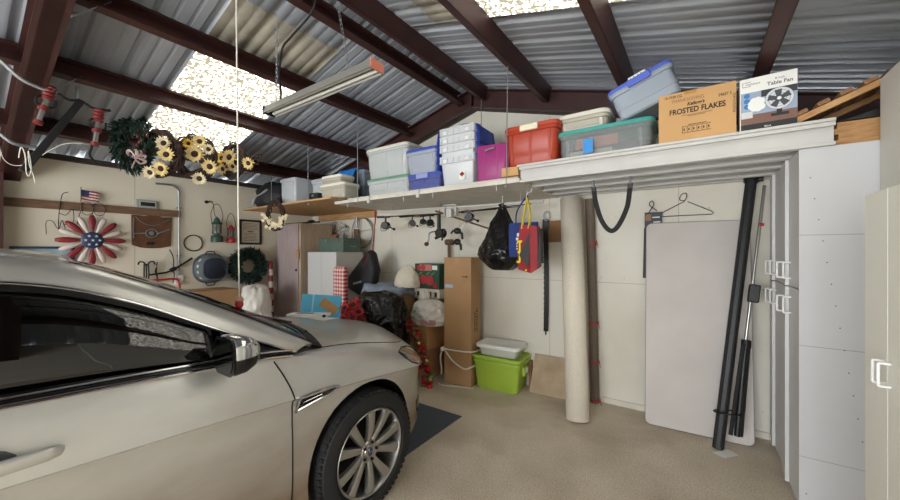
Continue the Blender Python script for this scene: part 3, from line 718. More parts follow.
# channel shelf
tb = bin_('long clear bin with teal lid showing paper and red folders inside', -.96, -.25, 2.92, .42, BT, .235, m_clear3, m_lid_teal, ribs=2, cr=.05)
def loose(nm, lab, cat, m, x0, x1, y0, y1, z0, z1, **k): return MB().box(x0, x1, y0, y1, z0, z1).build(nm, m, smooth=0, bevel=.002, tag=(lab, cat), **k)
loose('paper_stack', 'stack of cream paper inside the teal lidded bin', 'paper', mat('cream paper', (222,204,178), .8), -.90, -.54, 3.0, 3.25, BT+.03, BT+.075)
loose('red_folder', 'salmon red folder inside the teal lidded bin', 'folder', mat('salmon folder', (206,92,76), .6), -.82, -.50, 2.985, 2.998, BT+.09, BT+.17)
loose('purple_cloth', 'folded plum cloth inside the teal lidded bin', 'cloth', mat('plum cloth', (116,72,96), .9), -.48, -.32, 3.0, 3.2, BT+.03, BT+.10)
loose('grey_pouch', 'grey pouch inside the teal lidded bin', 'pouch', mat('slate grey pouch', (104,116,126), .8), -.90, -.84, 3.0, 3.2, BT+.085, BT+.17)
MB().cbox((-.10+.0, -.212, .085), (.075, .004, .11)).build('tape_patch', mat('blue masking tape', (58,142,214), .6), tb, smooth=0)
bin_('shallow clear bin with cream lid on top of the teal lidded bin', -.98, -.56, 2.98, .36, BT+.237, .155, m_clearw, m_lid_white, ribs=2, cr=.06, taper=.8)
tt = bin_('clear bin with periwinkle blue lid tilted against the printed cereal carton', 0, .46, 0, .36, 0, .255, mat('pale clear bin', (190,200,212), .25, trans=.35), m_lid_peri, latch=m_lid_peri, handle='front', ribs=0, rot=(0, -.345, 0), origin=(-.297, 3.14, 2.665), taper=.95, cr=.045)
for o in tt.children:       # pivot at mid height so that the low corner meets the teal lid
    o.location.z -= .045
MB().cbox((0,-.195,.2),(.12,.003,.034)).build('paper_label', m_paper, tt, smooth=0)
for i, (a, b__) in enumerate(((-.045,.02),(-.02,.028),(.008,.02),(.03,.026))): MB().cbox((a,-.1975,.2),(.006,.001,b__*.7)).build('handwriting', m_ink, tt, smooth=0)
# cereal carton
fx = T('cereal_carton', 'cardboard cereal shipping carton printed in dark capitals beside the tilted bin', 'box', (-.008, 3.02, BT))
cb = MB().box(-.213, .213, -.14, .14, 0, .338); cb.build('carton', mat('golden cardboard', (204,160,108), .8, 0, .05, 4), fx, smooth=0, bevel=.003)
RF = (PI/2, 0, 0)
MB().box(-.214, .214, -.03, .03, .337, .3395).build('tape', m_tape, fx, smooth=0)
text('printed_text', 'FROSTED FLAKES', .050, m_ink, fx, (.005, -.1408, .205), RF, .80, ext=.0004, bold=.0014)
text('printed_text', "Kellogg's", .030, m_ink, fx, (.0, -.1408, .247), RF, .9, ext=.0004, shear=.3, bold=.001)
text('printed_text', '14-19.09 OZ.', .026, m_ink, fx, (-.125, -.1408, .312), RF, .75, ext=.0004, bold=.0003)
text('printed_text', 'THANKSGIVING', .030, mat('pencil grey', (128,96,66), .8), fx, (-.045, -.1408, .280), RF, .85, ext=.0003)
text('printed_text', '59657 3', .026, m_ink, fx, (.155, -.1408, .265), RF, .8, ext=.0004, bold=.0003)
text('printed_text', 'FROSTED FLAKES', .020, m_ink, fx, (.203, -.1408, .20), (PI/2, -PI/2, 0), .8, ext=.0004)
MB().box(-.08, .09, -.1412, -.14, .174, .176).box(-.045, .055, -.1412, -.14, .166, .1685).build('printed_line', m_ink, fx, smooth=0)
pr = MB()
for i in range(6):
    x = -.075+.027*i; pr.box(x, x+.023, -.1412, -.14, .055, .058); pr.box(x, x+.023, -.1412, -.14, .098, .101); pr.box(x, x+.003, -.1412, -.14, .055, .10); pr.box(x+.008, x+.015, -.1412, -.14, .07, .086)
pr.box(-.04, .06, -.1412, -.14, .106, .110); pr.build('printed_diagram', m_ink, fx, smooth=0)
MB().cbox((-.03,-.1408,.326),(.07,.0012,.02)).build('torn_patch', mat('torn board', (186,132,74), .9), fx, smooth=0)
# table fan carton
fn = T('fan_carton', 'white table fan carton with a photo of the fan, beside the cereal carton', 'box', (.358, 3.0, BT), -.03)
MB().box(-.132, .132, -.11, .11, 0, .335).build('carton', m_paper, fn, smooth=0, bevel=.002)
F = -.1104
def pf(nm, m, x0, x1, z0, z1, d=.0): return MB().box(x0, x1, F-.0006-d, F+.0004, z0, z1).build(nm, m, fn, smooth=0)
pf('picture', mat('print blue grey', (150,166,190), .5), -.127, .131, .085, .245)
pf('picture_shelf', mat('print dark', (46,46,52), .5), -.03, .131, .205, .245, .0004)
pf('picture_table', mat('print brown', (120,86,74), .5), -.127, .131, .045, .105, .0006)
pf('picture_band', m_black, -.127, .131, .0, .046, .0008)
pf('picture_books', mat('print cream', (206,208,206), .5), -.125, -.07, .085, .125, .001)
mfl = MB()
for i in range(9):
    a = i*.7; mfl.lathe([(0,0),(.020,0),(.020,.0006),(0,.0006)], 12, M=TR(-.05+.026*math.cos(a)*(1 if i else 0), F-.0014-.0001*i, .165+.026*math.sin(a)*(1 if i else 0)) @ RX(PI/2), cap0=False, cap1=False)
mfl.build('picture_flowers', mat('print white flowers', (236,236,234), .6), fn, smooth=0)
def disc(nm, m, x, z, r, d, ri=0, n=32): return MB().lathe([(ri,0),(r,0),(r,.0004),(ri,.0004)], n, M=TR(x, F-d, z) @ RX(PI/2), cap0=False, cap1=False).build(nm, m, fn, smooth=0)
disc('picture_fan', mat('print grille grey', (206,210,216), .5), .052, .178, .066, .0022)
for r_ in (.066,.050,.034): disc('picture_ring', mat('print wire', (120,124,130), .5), .052, .178, r_, .0026, r_-.0022)
bl = MB()
for k_ in range(5): bl.prism([(.008,-.010),(.050,-.022),(.054,.012),(.012,.010)], 0, .0004, M=TR(.052, F-.0030, .178) @ RX(PI/2) @ RZ(2*PI*k_/5+.5))
bl.build('picture_blades', mat('print charcoal', (66,68,74), .5), fn, smooth=0)
disc('picture_hub', m_paper, .052, .178, .009, .0036)
pf('picture_base', m_black, .015, .095, .075, .092, .0018); pf('picture_base', m_black, .04, .065, .09, .115, .0018)
for z in (.225,.192,.158): disc('feature_badge', mat('print badge blue', (48,126,186), .5), -.098, z, .015, .0020)
pf('logo_frame', m_ink, -.118, -.080, .283, .285); pf('logo_frame', m_ink, -.118, -.080, .309, .311); pf('logo_frame', m_ink, -.119, -.117, .283, .311); pf('logo_frame', m_ink, -.082, -.080, .283, .289)
text('printed_text', 'mainstays', .018, mat('print grey', (104,104,108), .6), fn, (-.070, F-.0006, .297), RF, 1.0, ext=.0004)
text('printed_text', 'Table Fan', .030, mat('print grey', (104,104,108), .6), fn, (.055, F-.0006, .276), RF, 1.0, ext=.0004, bold=.0006)
text('printed_text', '8 inch', .018, mat('print grey', (104,104,108), .6), fn, (.055, F-.0006, .302), RF, 1.0, ext=.0004)
text('printed_text', 'Black', .015, m_paper, fn, (.0, F-.0018, .022), RF, 1.0, ext=.0004)
# pallet and boards at the wall end
pa = T('wooden_pallet', 'slatted wooden pallet leaning up on the channel shelf by the ivory wall', 'pallet', (.47, 3.12, BT+.005), 0, rot=(0, -.40, 0))
for y in (-.2, .2): MB().box(0, .62, y-.018, y+.018, 0, .035).build('rail', m_wood, pa, smooth=0, bevel=.002)
for i in range(6): MB().box(.03+.098*i, .085+.098*i, -.235, .26, .036, .058).build('slat', mat('pallet slat', (150,112,78), .7, 0, 0, 6, rgb2=(120,84,56), stretch=(12,2,12)), pa, smooth=0, bevel=.002)
for i, (dx, lab) in enumerate(((0, 'lowest pine board of the stack on the tall cabinet'), (.012, 'second lowest pine board of the stack on the tall cabinet'), (-.004, 'second highest pine board of the stack on the tall cabinet'), (.008, 'topmost pine board of the stack on the tall cabinet'))):
    MB().box(-.22, .23, -.05, .05, 0, .034).build('pine_board', m_wood, loc=(.868+dx, 2.965+.004*i, 2.151+.0345*i), smooth=0, bevel=.002, tag=(lab, 'board'), group='pine boards stacked on the cabinet')
MB().box(.50, .615, 2.90, 3.02, 2.1505, 2.1498+.0).build('x', m_wood) if False else None
MB().loft([[(.66,y,2.291),(1.04,y,2.291),(1.04,y,2.40)] for y in (2.915, 3.012)]).build('plastic_wedge', m_black, smooth=0, bevel=.003, tag=('black plastic wedge lying on the pine boards beneath the raised pallet', 'wedge'))
# ================================================================ left wall
def WT(name, label, cat, y, z, off=.0, group=None, tilt=0):
    """a thing on the left wall: local x runs along the wall, local -y faces the room"""
    return T(name, label, cat, (XL+off, y, z), 0, group, rot=(0, tilt, PI/2))
def star(mb, cx, cz, r, y, M=None, mi=None):
    p = [((r if i % 2 == 0 else r*.42)*math.sin(PI*i/5)+cx, (r if i % 2 == 0 else r*.42)*math.cos(PI*i/5)+cz) for i in range(10)]
    mb.loft([[(a, y, c) for a, c in p], [(a, y-.002, c) for a, c in p]], M=M, mi=mi)
m_fred = mat('enamel red', (132,38,46), .4); m_fwhite = mat('enamel white', (208,192,186), .45); m_fblue = mat('enamel navy', (38,56,92), .4); m_star = mat('star white', (226,222,206), .5)
fl = WT('metal_flower', 'big metal daisy with red and white petals and a starry navy centre', 'decoration', 1.006, 1.685, .06)
for i in range(16):
    a = 2*PI*i/16; red = i % 2 == 0; Lp = .292 if red else .282
    rows = []
    for t in range(8):
        q = t/7; wd = .006+(.025 if red else .022)*math.sin(min(1,q**1.5*1.02)*PI*.86)*(1 if q < .98 else .7); x = .06+(Lp-.06)*q
        rows.append([(x, (-.018*math.sin(q*PI))+.010*abs(k), k*wd) for k in (-1,-.5,0,.5,1)])
    MB().loft(rows, closed=False, M=RY(-a+PI/2) @ TR(0, -.004 if red else -.012, 0)).build('petal', m_fred if red else m_fwhite, fl, smooth=60, solid=.003)
c = MB().lathe([(0,.012),(.05,.010),(.085,.004),(.096,-.006),(.096,-.016)], 32, M=TR(0,-.022,0) @ RX(PI/2), cap0=False); ce_ = c.build('flower_centre', m_fblue, fl)
for x, z in ((0,0),(-.058,.0),(.058,.0),(-.03,.048),(.03,.048),(-.03,-.048),(.03,-.048)):
    s = MB(); star(s, x, z, .017, -.0345+.25*(x*x+z*z)); s.build('star', m_star, ce_, smooth=0)
ft = WT('flag', 'small flag with red and white stripes on a stick above the metal daisy', 'flag', .917, 2.02, .05)
MB().cyl((0,0,0),(0,0,.27),.004,6).build('stick', m_oldwood, ft)
fg = MB()
for i in range(7):
    z0 = .13+.016*i
    fg.loft([[(x, .006*math.sin(x*40), z0-x*.12), (x, .006*math.sin(x*40), z0+.016-x*.12)] for x in (0,.03,.06,.09,.12,.15)], closed=False, mi=i % 2)
fg.build('cloth', [m_fred, m_fwhite], ft, smooth=0, solid=.002)
MB().loft([[(x, .006*math.sin(x*40)-.003, .178-x*.12), (x, .006*math.sin(x*40)-.003, .243-x*.12)] for x in (0,.03,.065)], closed=False).build('canton', m_fblue, ft, smooth=0, solid=.002)
def wire(lab, pts, nm='bent_wire', off=.05, r=.0035, grp='bent wires hooked on the rail board'):
    return MB().tube([(XL+off, y, z) for y, z in [(p.x, p.y) for p in catmull([(a, b_, 0) for a, b_ in pts], 5)]], r, 6).build(nm, m_iron, tag=(lab, 'wire'), group=grp)
wire('bent iron wire with a hooked top left of the flag', [(.82,2.22),(.775,2.19),(.76,2.10),(.75,2.0),(.745,1.9),(.745,1.80)])
wire('zigzag iron wire dangling lowest to the left of the metal daisy', [(.655,1.74),(.655,1.875),(.70,1.885),(.745,1.80),(.77,1.90),(.80,1.78)])
for yc, lab in ((.965,'round iron wire loop under the flag'), (1.065,'round iron wire loop right of the flag')):
    wire(lab, [(yc+.055*math.cos(a)-.02*a/9, 2.05+.075*math.sin(a)) for a in [PI*.9-.4*i for i in range(15)]] + [(yc-.07, 1.93), (yc-.075, 1.86)])
wire('iron wire bow drooping over the top petals of the daisy', [(.745,1.98),(.80,1.96),(.85,2.03),(.86,1.90),(.82,1.86),(.78,1.86)])
pq = WT('horse_bit_plaque', 'brown leather covered plaque with a metal horse bit mounted across it', 'plaque', 1.557, 1.81, .0)
po_ = [(-.195,.205),(-.19,-.17),(-.10,-.205),(0,-.212),(.11,-.205),(.21,-.18),(.222,.205),(.11,.195),(.07,.215),(.04,.245),(.0,.222),(-.06,.20),(-.12,.205)]
MB().loft([[(x, y, z) for x, z in po_] for y in (-.002, -.022)]).build('backing', mat('brown leather', (100,64,40), .5, 0, .3, 9, bump=.15, bscale=50), pq, smooth=0, bevel=.004)
bt = MB().tube([(-.18,-.035,-.03),(-.06,-.04,-.02)], .008, 8).tube([(.06,-.04,-.02),(.19,-.035,.04)], .009, 8).tube([(.06*math.cos(a),-.04,-.02+.052*math.sin(a)) for a in [2*PI*i/24 for i in range(24)]], .007, 6, closed=True)
bt.lathe([(0,0),(.03,0),(.026,.012),(0,.014)], 16, M=TR(0,-.034,-.02) @ RX(PI/2)); bt.build('horse_bit', m_steel, pq)
MB().tube(catmull([(-.16,-.03,.19),(-.10,-.03,.12),(-.02,-.03,.085),(.08,-.03,.10),(.19,-.03,.17)], 6), .004, 6).tube(catmull([(-.175,-.03,.17),(-.18,-.03,.05),(-.175,-.03,-.09)], 5), .004, 6).build('chain', m_steel, pq)
MB().cbox((-.01,-.025,-.15),(.075,.006,.042)).build('name_plate', m_black, pq, smooth=0)
ck = WT('weather_gauge', 'grey digital weather gauge with dark display above the horse bit plaque', 'gauge', 1.51, 2.16, .0)
MB().cbox((0,-.018,0),(.215,.034,.105)).build('case', mat('grey plastic case', (156,158,154), .5), ck, bevel=.006); MB().cbox((.01,-.0365,0),(.145,.004,.05)).build('display', mat('dark display', (32,36,34), .2), ck, smooth=0); MB().cbox((.01,-.0355,0),(.17,.003,.075)).build('bezel', mat('silver bezel', (188,190,186), .35, .4), ck, smooth=0)
cp = [(XL+.03,1.60,2.44),(XL+.03,1.72,2.445)] + [(XL+.03, 1.755+.10*math.sin(a), 2.345+.10*math.cos(a)) for a in [PI/2*i/6 for i in range(7)]] + [(XL+.03,1.855,1.24)]
ci = T('conduit_pipe', 'grey conduit pipe bending down the side wall to an outlet box', 'pipe', (XL+.03, 1.855, 1.2))
MB().tube([Vector(p)-Vector((XL+.03,1.855,1.2)) for p in cp], .013, 10).build('pipe', m_steel, ci); MB().cbox((-.01,.0,-.03),(.045,.085,.12)).build('outlet_box', m_white, ci, bevel=.004)
for z in (.95, .3): MB().cbox((-.01,0,z),(.035,.05,.02)).build('strap', m_steel, ci, bevel=.002)
hr = WT('iron_hoop', 'thin black iron hoop hung between the conduit and the green lantern', 'hoop', 2.028, 1.675, .012)
MB().tube([(.110*math.cos(a),0,.110*math.sin(a)) for a in [2*PI*i/40 for i in range(40)]], .007, 8, closed=True).build('hoop', m_iron, hr); MB().cyl((0,.012,.108),(0,-.012,.112),.004,6).build('nail', m_steel, hr)
def lantern(lab, y, z, R_, H, m, off, bail):
    t = WT('camp_lantern', lab, 'lantern', y, z, off, 'camp lanterns on the side wall')
    MB().lathe([(R_*.85,0),(R_,.005),(R_,.20*H),(R_*.9,.25*H),(R_*.45,.28*H),(R_*.45,.33*H)], 24).build('tank', m, t)
    MB().lathe([(R_*.5,.33*H),(R_*.66,.36*H),(R_*.66,.66*H),(R_*.6,.68*H)], 24).build('globe', mat('smoky globe glass', (150,158,150), .08, 0, trans=.6), t)
    MB().cyl((0,0,.33*H),(0,0,.60*H),R_*.14,8).build('mantle', m_white, t)
    cg = MB()
    for i in range(6):
        a = 2*PI*i/6; cg.cyl((R_*.74*math.cos(a),R_*.74*math.sin(a),.30*H),(R_*.74*math.cos(a),R_*.74*math.sin(a),.70*H),.004,6)
    cg.build('guard', m_iron, t)
    MB().lathe([(R_*.9,.68*H),(R_*.86,.72*H),(R_*.5,.80*H),(R_*.5,.84*H),(R_*.35,.90*H),(R_*.12,.93*H),(.004,.97*H)], 24).build('ventilator', m, t)
    MB().tube(catmull([(-R_*.8,0,.70*H),(-R_*1.0,0,.70*H+bail*.5),(-R_*.5,0,.70*H+bail),(0,0,.70*H+bail*1.08),(R_*.5,0,.70*H+bail),(R_*1.0,0,.70*H+bail*.5),(R_*.8,0,.70*H)], 5), .004, 6).build('bail', m_iron, t)
lantern('green camp lantern with glass globe hung on the cream side wall', 2.29, 1.69, .078, .385, mat('lantern green', (44,70,58), .35), .10, .26)
lantern('small red camp lantern next to the green one', 2.487, 1.685, .060, .285, mat('lantern red', (172,40,44), .35), .08, .22)
lh = WT('lantern_hook', 'black iron hook with wire arm above the green lantern', 'hook', 2.19, 2.27, .0)
MB().lathe([(0,0),(.022,0),(.022,.02),(0,.02)], 12, M=RX(PI/2)).build('plate', m_iron, lh); MB().tube(catmull([(0,-.02,0),(.04,-.06,.01),(.06,-.09,-.05),(.065,-.10,-.16),(.09,-.10,-.22)], 6), .005, 6).build('arm', m_iron, lh)
pf_ = WT('framed_document', 'black framed old document hung above the dark evergreen wreath', 'picture', 2.805, 1.862, .0)
fr_ = MB()
for x0, x1, z0, z1 in ((-.168,.168,.165,.195),(-.168,.168,-.195,-.165),(-.168,-.138,-.165,.165),(.138,.168,-.165,.165)): fr_.box(x0,x1,-.025,-.002,z0,z1)
fr_.build('frame', m_black, pf_, smooth=0, bevel=.003); MB().box(-.138,.138,-.010,-.006,-.165,.165).build('sheet', mat('aged parchment', (192,180,158), .8, 0, .1, 9), pf_, smooth=0)
ln = MB(); random.seed(4)
for i in range(13):
    z = .135-.022*i
    if 5 <= i <= 6: continue
    w_ = .115-.03*random.random(); ln.box(-w_, w_, -.0112, -.010, z-.0035, z+.0035)
ln.box(-.045,.045,-.0112,-.010,-.002,.022); ln.build('print', mat('faded print', (112,100,84), .8), pf_, smooth=0)
# enamel wash tub with stars, bottom facing the room
bsn = WT('wash_tub', 'blue enamel wash tub with cream stars hung on its rim beside the wreath', 'tub', 2.235, 1.315, .0)
Mx = RX(PI/2)
MB().rr([(0,.215,.215,.19),(.012,.218,.218,.19),(.014,.20,.20,.18),(.06,.19,.19,.17),(.175,.168,.168,.13),(.19,.158,.158,.12)], 8, M=Mx).build('shell', mat('grey blue enamel', (96,104,110), .3), bsn, smooth=50)
MB().rr([(.186,.150,.150,.11),(.192,.146,.146,.11)], 8, M=Mx).build('bottom', mat('navy enamel', (27,35,50), .6), bsn, smooth=50)
for a in (2.5, 2.95, 3.4, 3.85, 2.05):
    s = MB(); p = [((.03 if i % 2 == 0 else .0126)*math.sin(PI*i/5), (.03 if i % 2 == 0 else .0126)*math.cos(PI*i/5)) for i in range(10)]
    s.prism(p, 0, .003, M=Matrix.Rotation(-a, 4, 'Y') @ TR(.186 if abs(math.cos(2*a)) > .5 else .196, -.095, 0) @ RZ(-.16) @ RY(PI/2)); s.build('star', m_star, bsn, smooth=0)
for sz in (-1, 1): MB().tube(catmull([(-.06,-.02,sz*.20),(-.05,-.03,sz*.235),(0,-.03,sz*.245),(.05,-.03,sz*.235),(.06,-.02,sz*.20)], 4), .007, 8).build('handle', m_iron, bsn)
# evergreen wreaths
m_fir = mat('dark fir needles', (36,58,46), .75, 0, .35, 30); m_fir2 = mat('blue green fir needles', (58,80,70), .75, 0, .3, 30)
def needles(mb, R_, r, n, ln_, seed, M=None, wid=.010):
    rnd = random.Random(seed)
    for i in range(n):
        a = 2*PI*rnd.random(); b_ = 2*PI*rnd.random(); rr_ = r*math.sqrt(rnd.random())
        c = Vector(((R_+rr_*math.cos(b_))*math.cos(a), rr_*math.sin(b_), (R_+rr_*math.cos(b_))*math.sin(a)))
        d = Vector((math.cos(b_)*math.cos(a)+.6*rnd.uniform(-1,1)-math.sin(a)*.7, math.sin(b_)+.5*rnd.uniform(-1,1), math.cos(b_)*math.sin(a)+.6*rnd.uniform(-1,1)+math.cos(a)*.7)).normalized()
        s = d.orthogonal().normalized(); s = (Matrix.Rotation(rnd.random()*6.28, 3, d) @ s)*wid
        e = c + d*ln_*rnd.uniform(.7, 1.2)
        mb.add([c-s*.5, c+s*.5, c+d*ln_*.5+s, e, c+d*ln_*.5-s], [(0,1,2,3,4)], M=M)
    return mb
wr = WT('evergreen_wreath', 'plain dark evergreen wreath on the side wall beside the wash tub', 'wreath', 2.71, 1.335, .14)
nb = needles(MB(), .198, .060, 1900, .072, 5); nb.tube([(.198*math.cos(a),0,.198*math.sin(a)) for a in [2*PI*i/32 for i in range(32)]], .045, 8, closed=True); nb.build('foliage', m_fir, wr, smooth=0)
MB().cyl((0,.07,.22),(0,-.01,.23),.004,6).build('nail', m_steel, wr)
cn = MB(); 
for i in range(14): cn.tube([(0,0,.098*i),(0,0,.098*(i+1))], .036, 14, mi=i % 2)
cn.ball((0,0,1.372),.036,14,6,mi=1)
MB.build(cn, 'striped_pole', [m_fwhite, m_fred], loc=(-5.62, 3.06, .001), rot=(0.02,0,0), smooth=40, tag=('red and white banded pole standing in the corner beside the plank locker', 'pole'))
bp_ = WT('framed_poster', 'blue framed poster on the wall behind the car roof', 'picture', .64, 1.40, .0)
MB().box(-.235,.235,-.022,-.002,-.21,.21).build('frame', mat('dark blue frame', (38,58,84), .5), bp_, smooth=0, bevel=.003); MB().box(-.205,.205,-.024,-.02,-.19,.185).build('print', mat('faded blue print', (150,170,180), .6, 0, .5, 5, stretch=(1,1,3)), bp_, smooth=0)
# crossbow, hooks, saw
cbw = WT('crossbow', 'dark crossbow with black limbs mounted on the side wall', 'crossbow', 1.76, 1.31, .05)
MB().tube(catmull([(-.02,-.0,.275),(.015,0,.20),(.03,0,.10),(.02,0,0),(.035,0,-.06),(.02,0,-.175)], 6), .013, 8, flat=.5).build('limb', m_black, cbw)
MB().tube([(-.235,0,-.055),(-.05,0,-.03),(.02,0,.0)], .012, 8).build('rail', m_iron, cbw); MB().tube([(.02,0,0),(.13,0,.075),(.24,0,.155)], [.016,.012,.016], 8).build('stock', m_black, cbw)
MB().cbox((.02,-.012,-.0),(.07,.035,.05), M=RY(-.5)).build('riser', m_black, cbw, bevel=.006); MB().tube([(-.02,0,.27),(-.22,0,-.05),(.02,0,-.17)], .002, 5).build('string', m_rope, cbw)
ih = WT('iron_hooks', 'bundle of rusty iron hooks hung left of the crossbow', 'hooks', 1.50, 1.30, .05)
for dx in (-.02,.0,.02): MB().tube([(dx,0,.10),(dx*1.2,-.01,-.02),(dx,-.0,-.16)], .012, 7, flat=.7).build('shank', m_iron, ih)
for s in (-1, 1): MB().tube(catmull([(s*.01,-.01,.08),(s*.03,-.015,.12),(s*.07,-.015,.125),(s*.085,-.015,.09)], 5), .009, 7).build('prong', m_iron, ih)
MB().tube([(XL+.04,1.615,1.42),(XL+.04,1.60,1.30),(XL+.04,1.625,1.16)], [.006,.013,.008], 7).build('iron_spike', m_iron, tag=('slim dark iron spike hanging between the hooks and the crossbow', 'spike'))
sw = WT('bow_saw', 'red tubular bow saw hung low under the crossbow', 'saw', 1.68, 1.12, .06)
MB().tube(catmull([(-.17,0,-.16),(-.16,0,-.02),(-.12,0,.06),(0,0,.068),(.12,0,.07),(.165,0,.02),(.18,0,-.16)], 6), .013, 8).build('frame', m_red, sw); MB().box(-.17,.18,-.001,.001,-.175,-.15).build('blade', m_steel, sw, smooth=0)
# cartons behind the car
def carton(lab, x0, x1, y0, y1, z0, z1, m=m_card, rz=0, tape='x', flap=True, grp=None, name='cardboard_box'):
    t = T(name, lab, 'box', ((x0+x1)/2, (y0+y1)/2, z0), rz, grp); hx, hy, h = (x1-x0)/2, (y1-y0)/2, z1-z0
    MB().box(-hx,hx,-hy,hy,0,h-.004).build('carton', m, t, smooth=0, bevel=.003)
    if flap:
        if tape == 'x': MB().box(-hx+.001,hx-.001,-hy+.001,-.002,h-.004,h).box(-hx+.001,hx-.001,.002,hy-.001,h-.004,h).build('flaps', m, t, smooth=0)
        else: MB().box(-hx+.001,-.002,-hy+.001,hy-.001,h-.004,h).box(.002,hx-.001,-hy+.001,hy-.001,h-.004,h).build('flaps', m, t, smooth=0)
        tp_ = MB()
        if tape == 'x': tp_.box(-hx-.001,hx+.001,-.028,.028,h-.0005,h+.001).box(-hx-.0012,-hx,-.028,.028,h-.08,h+.001).box(hx,hx+.0012,-.028,.028,h-.08,h+.001)
        else: tp_.box(-.028,.028,-hy-.001,hy+.001,h-.0005,h+.001).box(-.028,.028,-hy-.0012,-hy,h-.08,h+.001).box(-.028,.028,hy,hy+.0012,h-.08,h+.001)
        tp_.build('tape', m_tape, t, smooth=0)
    return t
carton('tall brown carton behind the windshield under the wash tub', -5.66, -5.18, 1.80, 2.36, 0, 1.045, m_card, tape='x')
def sack(nm, lab, cat, loc, r, h, m, seed, shape='box', amp=.15, crumple=.10, folds=0, fa=.0, n=72, k=44, rz=0, **kw):
    """a stuffed bag on its flat bottom, crumpled by ridged noise"""
    rx, ry = r; rows = []; o = Vector((seed*3.1, seed*1.3, seed))
    for i in range(k+1):
        v = i/k
        if shape == 'box': q0 = (1-abs(2*(.06+.94*v)-1)**4.5)**(1/4.5)
        elif shape == 'round': q0 = (1-abs(2*(.16+.84*v)-1)**2.6)**(1/2.6)
        elif shape == 'dome': q0 = (1-v**1.9)**.62*(.93+.07*min(1, v*6))
        else: q0 = (1-(1-min(1, v/.30))**2.2*.55) * (1 if v < .30 else 1-.86*((v-.30)/.70)**1.15)   # pear
        ring = []
        for j in range(n):
            a = 2*PI*j/n; d = Vector((math.cos(a), math.sin(a), v*h/max(rx, ry)))
            w_ = d + .25*noise.noise_vector(d*2+o)
            g_ = amp*noise.noise(d*1.5+o) + crumple*(.5-1.6*abs(noise.noise(w_*2.6+o))) + crumple*.5*(.5-1.5*abs(noise.noise(w_*6+o)))
            if folds: g_ += fa*(.4-abs(math.sin(folds*.5*a+seed+1.6*noise.noise(d+o))))*(v if shape != 'pear' else .3+v)
            q = q0*(1+g_)
            dz = h*.035*noise.noise(d*2.2+o*2)*min(1, v*4)
            ring.append((rx*q*d.x, ry*q*d.y, h*v+dz))
        rows.append(ring)
    mb = MB().loft(rows)
    return mb.build(nm, m, loc=loc, rot=(0,0,rz), smooth=80, tag=(lab, cat), **kw) if nm else mb
m_wbag = mat('white plastic film', (226,222,214), .42, 0, .08, 10, bump=.6, bscale=26)
m_bbag = mat('black bin liner film', (18,18,19), .22, 0, 0, 10, bump=1.0, bscale=15)
sack('white_sack', 'crumpled white plastic sack standing in front of the striped pole', 'bag', (-5.16, 2.56, .001), (.21,.20), 1.08, m_wbag, 2.2, 'box', .10, .10)
# plank locker, white cabinet and what stands on it
lk = T('plank_locker', 'tall grey mauve wooden locker in the far corner of the garage', 'cabinet', (-5.36, 3.45, 0))
m_mauve = mat('mauve grey wood', (172,156,154), .6, 0, 0, 3, rgb2=(156,140,138), stretch=(16,16,1.2)); m_lk = mat('pale locker side', (190,172,150), .6, 0, 0, 3, rgb2=(176,156,132), stretch=(16,16,1.5))
MB().box(-.32,.32,-.26,.32,0,2.0).build('body', m_lk, lk, smooth=0, bevel=.004)
MB().box(-.315,.285,-.28,-.261,.05,1.985).build('door', m_mauve, lk, smooth=0, bevel=.003)
MB().cbox((.285,-.285,1.52),(.05,.02,.14)).build('hasp', m_wood, lk, smooth=0, bevel=.003); MB().cbox((.24,-.285,1.27),(.03,.02,.04)).build('knob', m_black, lk, bevel=.004)
MB().tube([(-5.70,3.33,2.018),(-4.80,3.36,2.018)], .012, 8).ball((-5.0,3.35,2.03),(.10,.03,.028),12,6).build('fishing_rod_tube', m_black, tag=('black rod tube lying along the top of the plank locker', 'tube'))
wc = T('white_cabinet', 'white two-door cabinet with a green metal box on its top', 'cabinet', (-4.60, 3.50, 0))
MB().box(-.345,.345,-.23,.25,0,1.55).build('body', mat('greyed white laminate', (206,202,192), .5), wc, smooth=0, bevel=.003)
for s, x0, x1 in ((-1,-.345,-.005),(1,-.001,.345)): MB().box(x0,x1,-.248,-.231,.05,1.548).build('door', m_white_lam, wc, smooth=0, bevel=.002)
m_gmetal = mat('green painted metal', (86,106,96), .5, .1, .15, 8)
gb = T('metal_box', 'long sage green metal box lying on the white cabinet', 'box', (-4.44, 3.48, 1.551), .06)
MB().box(-.30,.24,-.17,.17,0,.165).build('body', m_gmetal, gb, smooth=0, bevel=.006); MB().box(-.303,.243,-.173,.173,.166,.205).build('lid', m_gmetal, gb, smooth=0, bevel=.006)
for x in (-.12, .12): MB().cbox((x,-.178,.165),(.028,.012,.04)).build('latch', m_steel, gb, bevel=.002)
MB().tube(catmull([(.249,-.05,.09),(.27,-.04,.08),(.27,.04,.08),(.249,.05,.09)], 4), .006, 6).build('handle', m_steel, gb)
cs = T('small_case', 'small brown leather case standing behind the green metal box', 'case', (-4.86, 3.68, 1.551)); MB().rr([(0,.08,.04,.03),(.28,.085,.045,.03)]).build('body', mat('tan leather', (132,82,50), .5), cs); MB().tube([(-.04,0,.28),(-.03,0,.31),(.03,0,.31),(.04,0,.28)], .007, 6).build('handle', m_iron, cs)
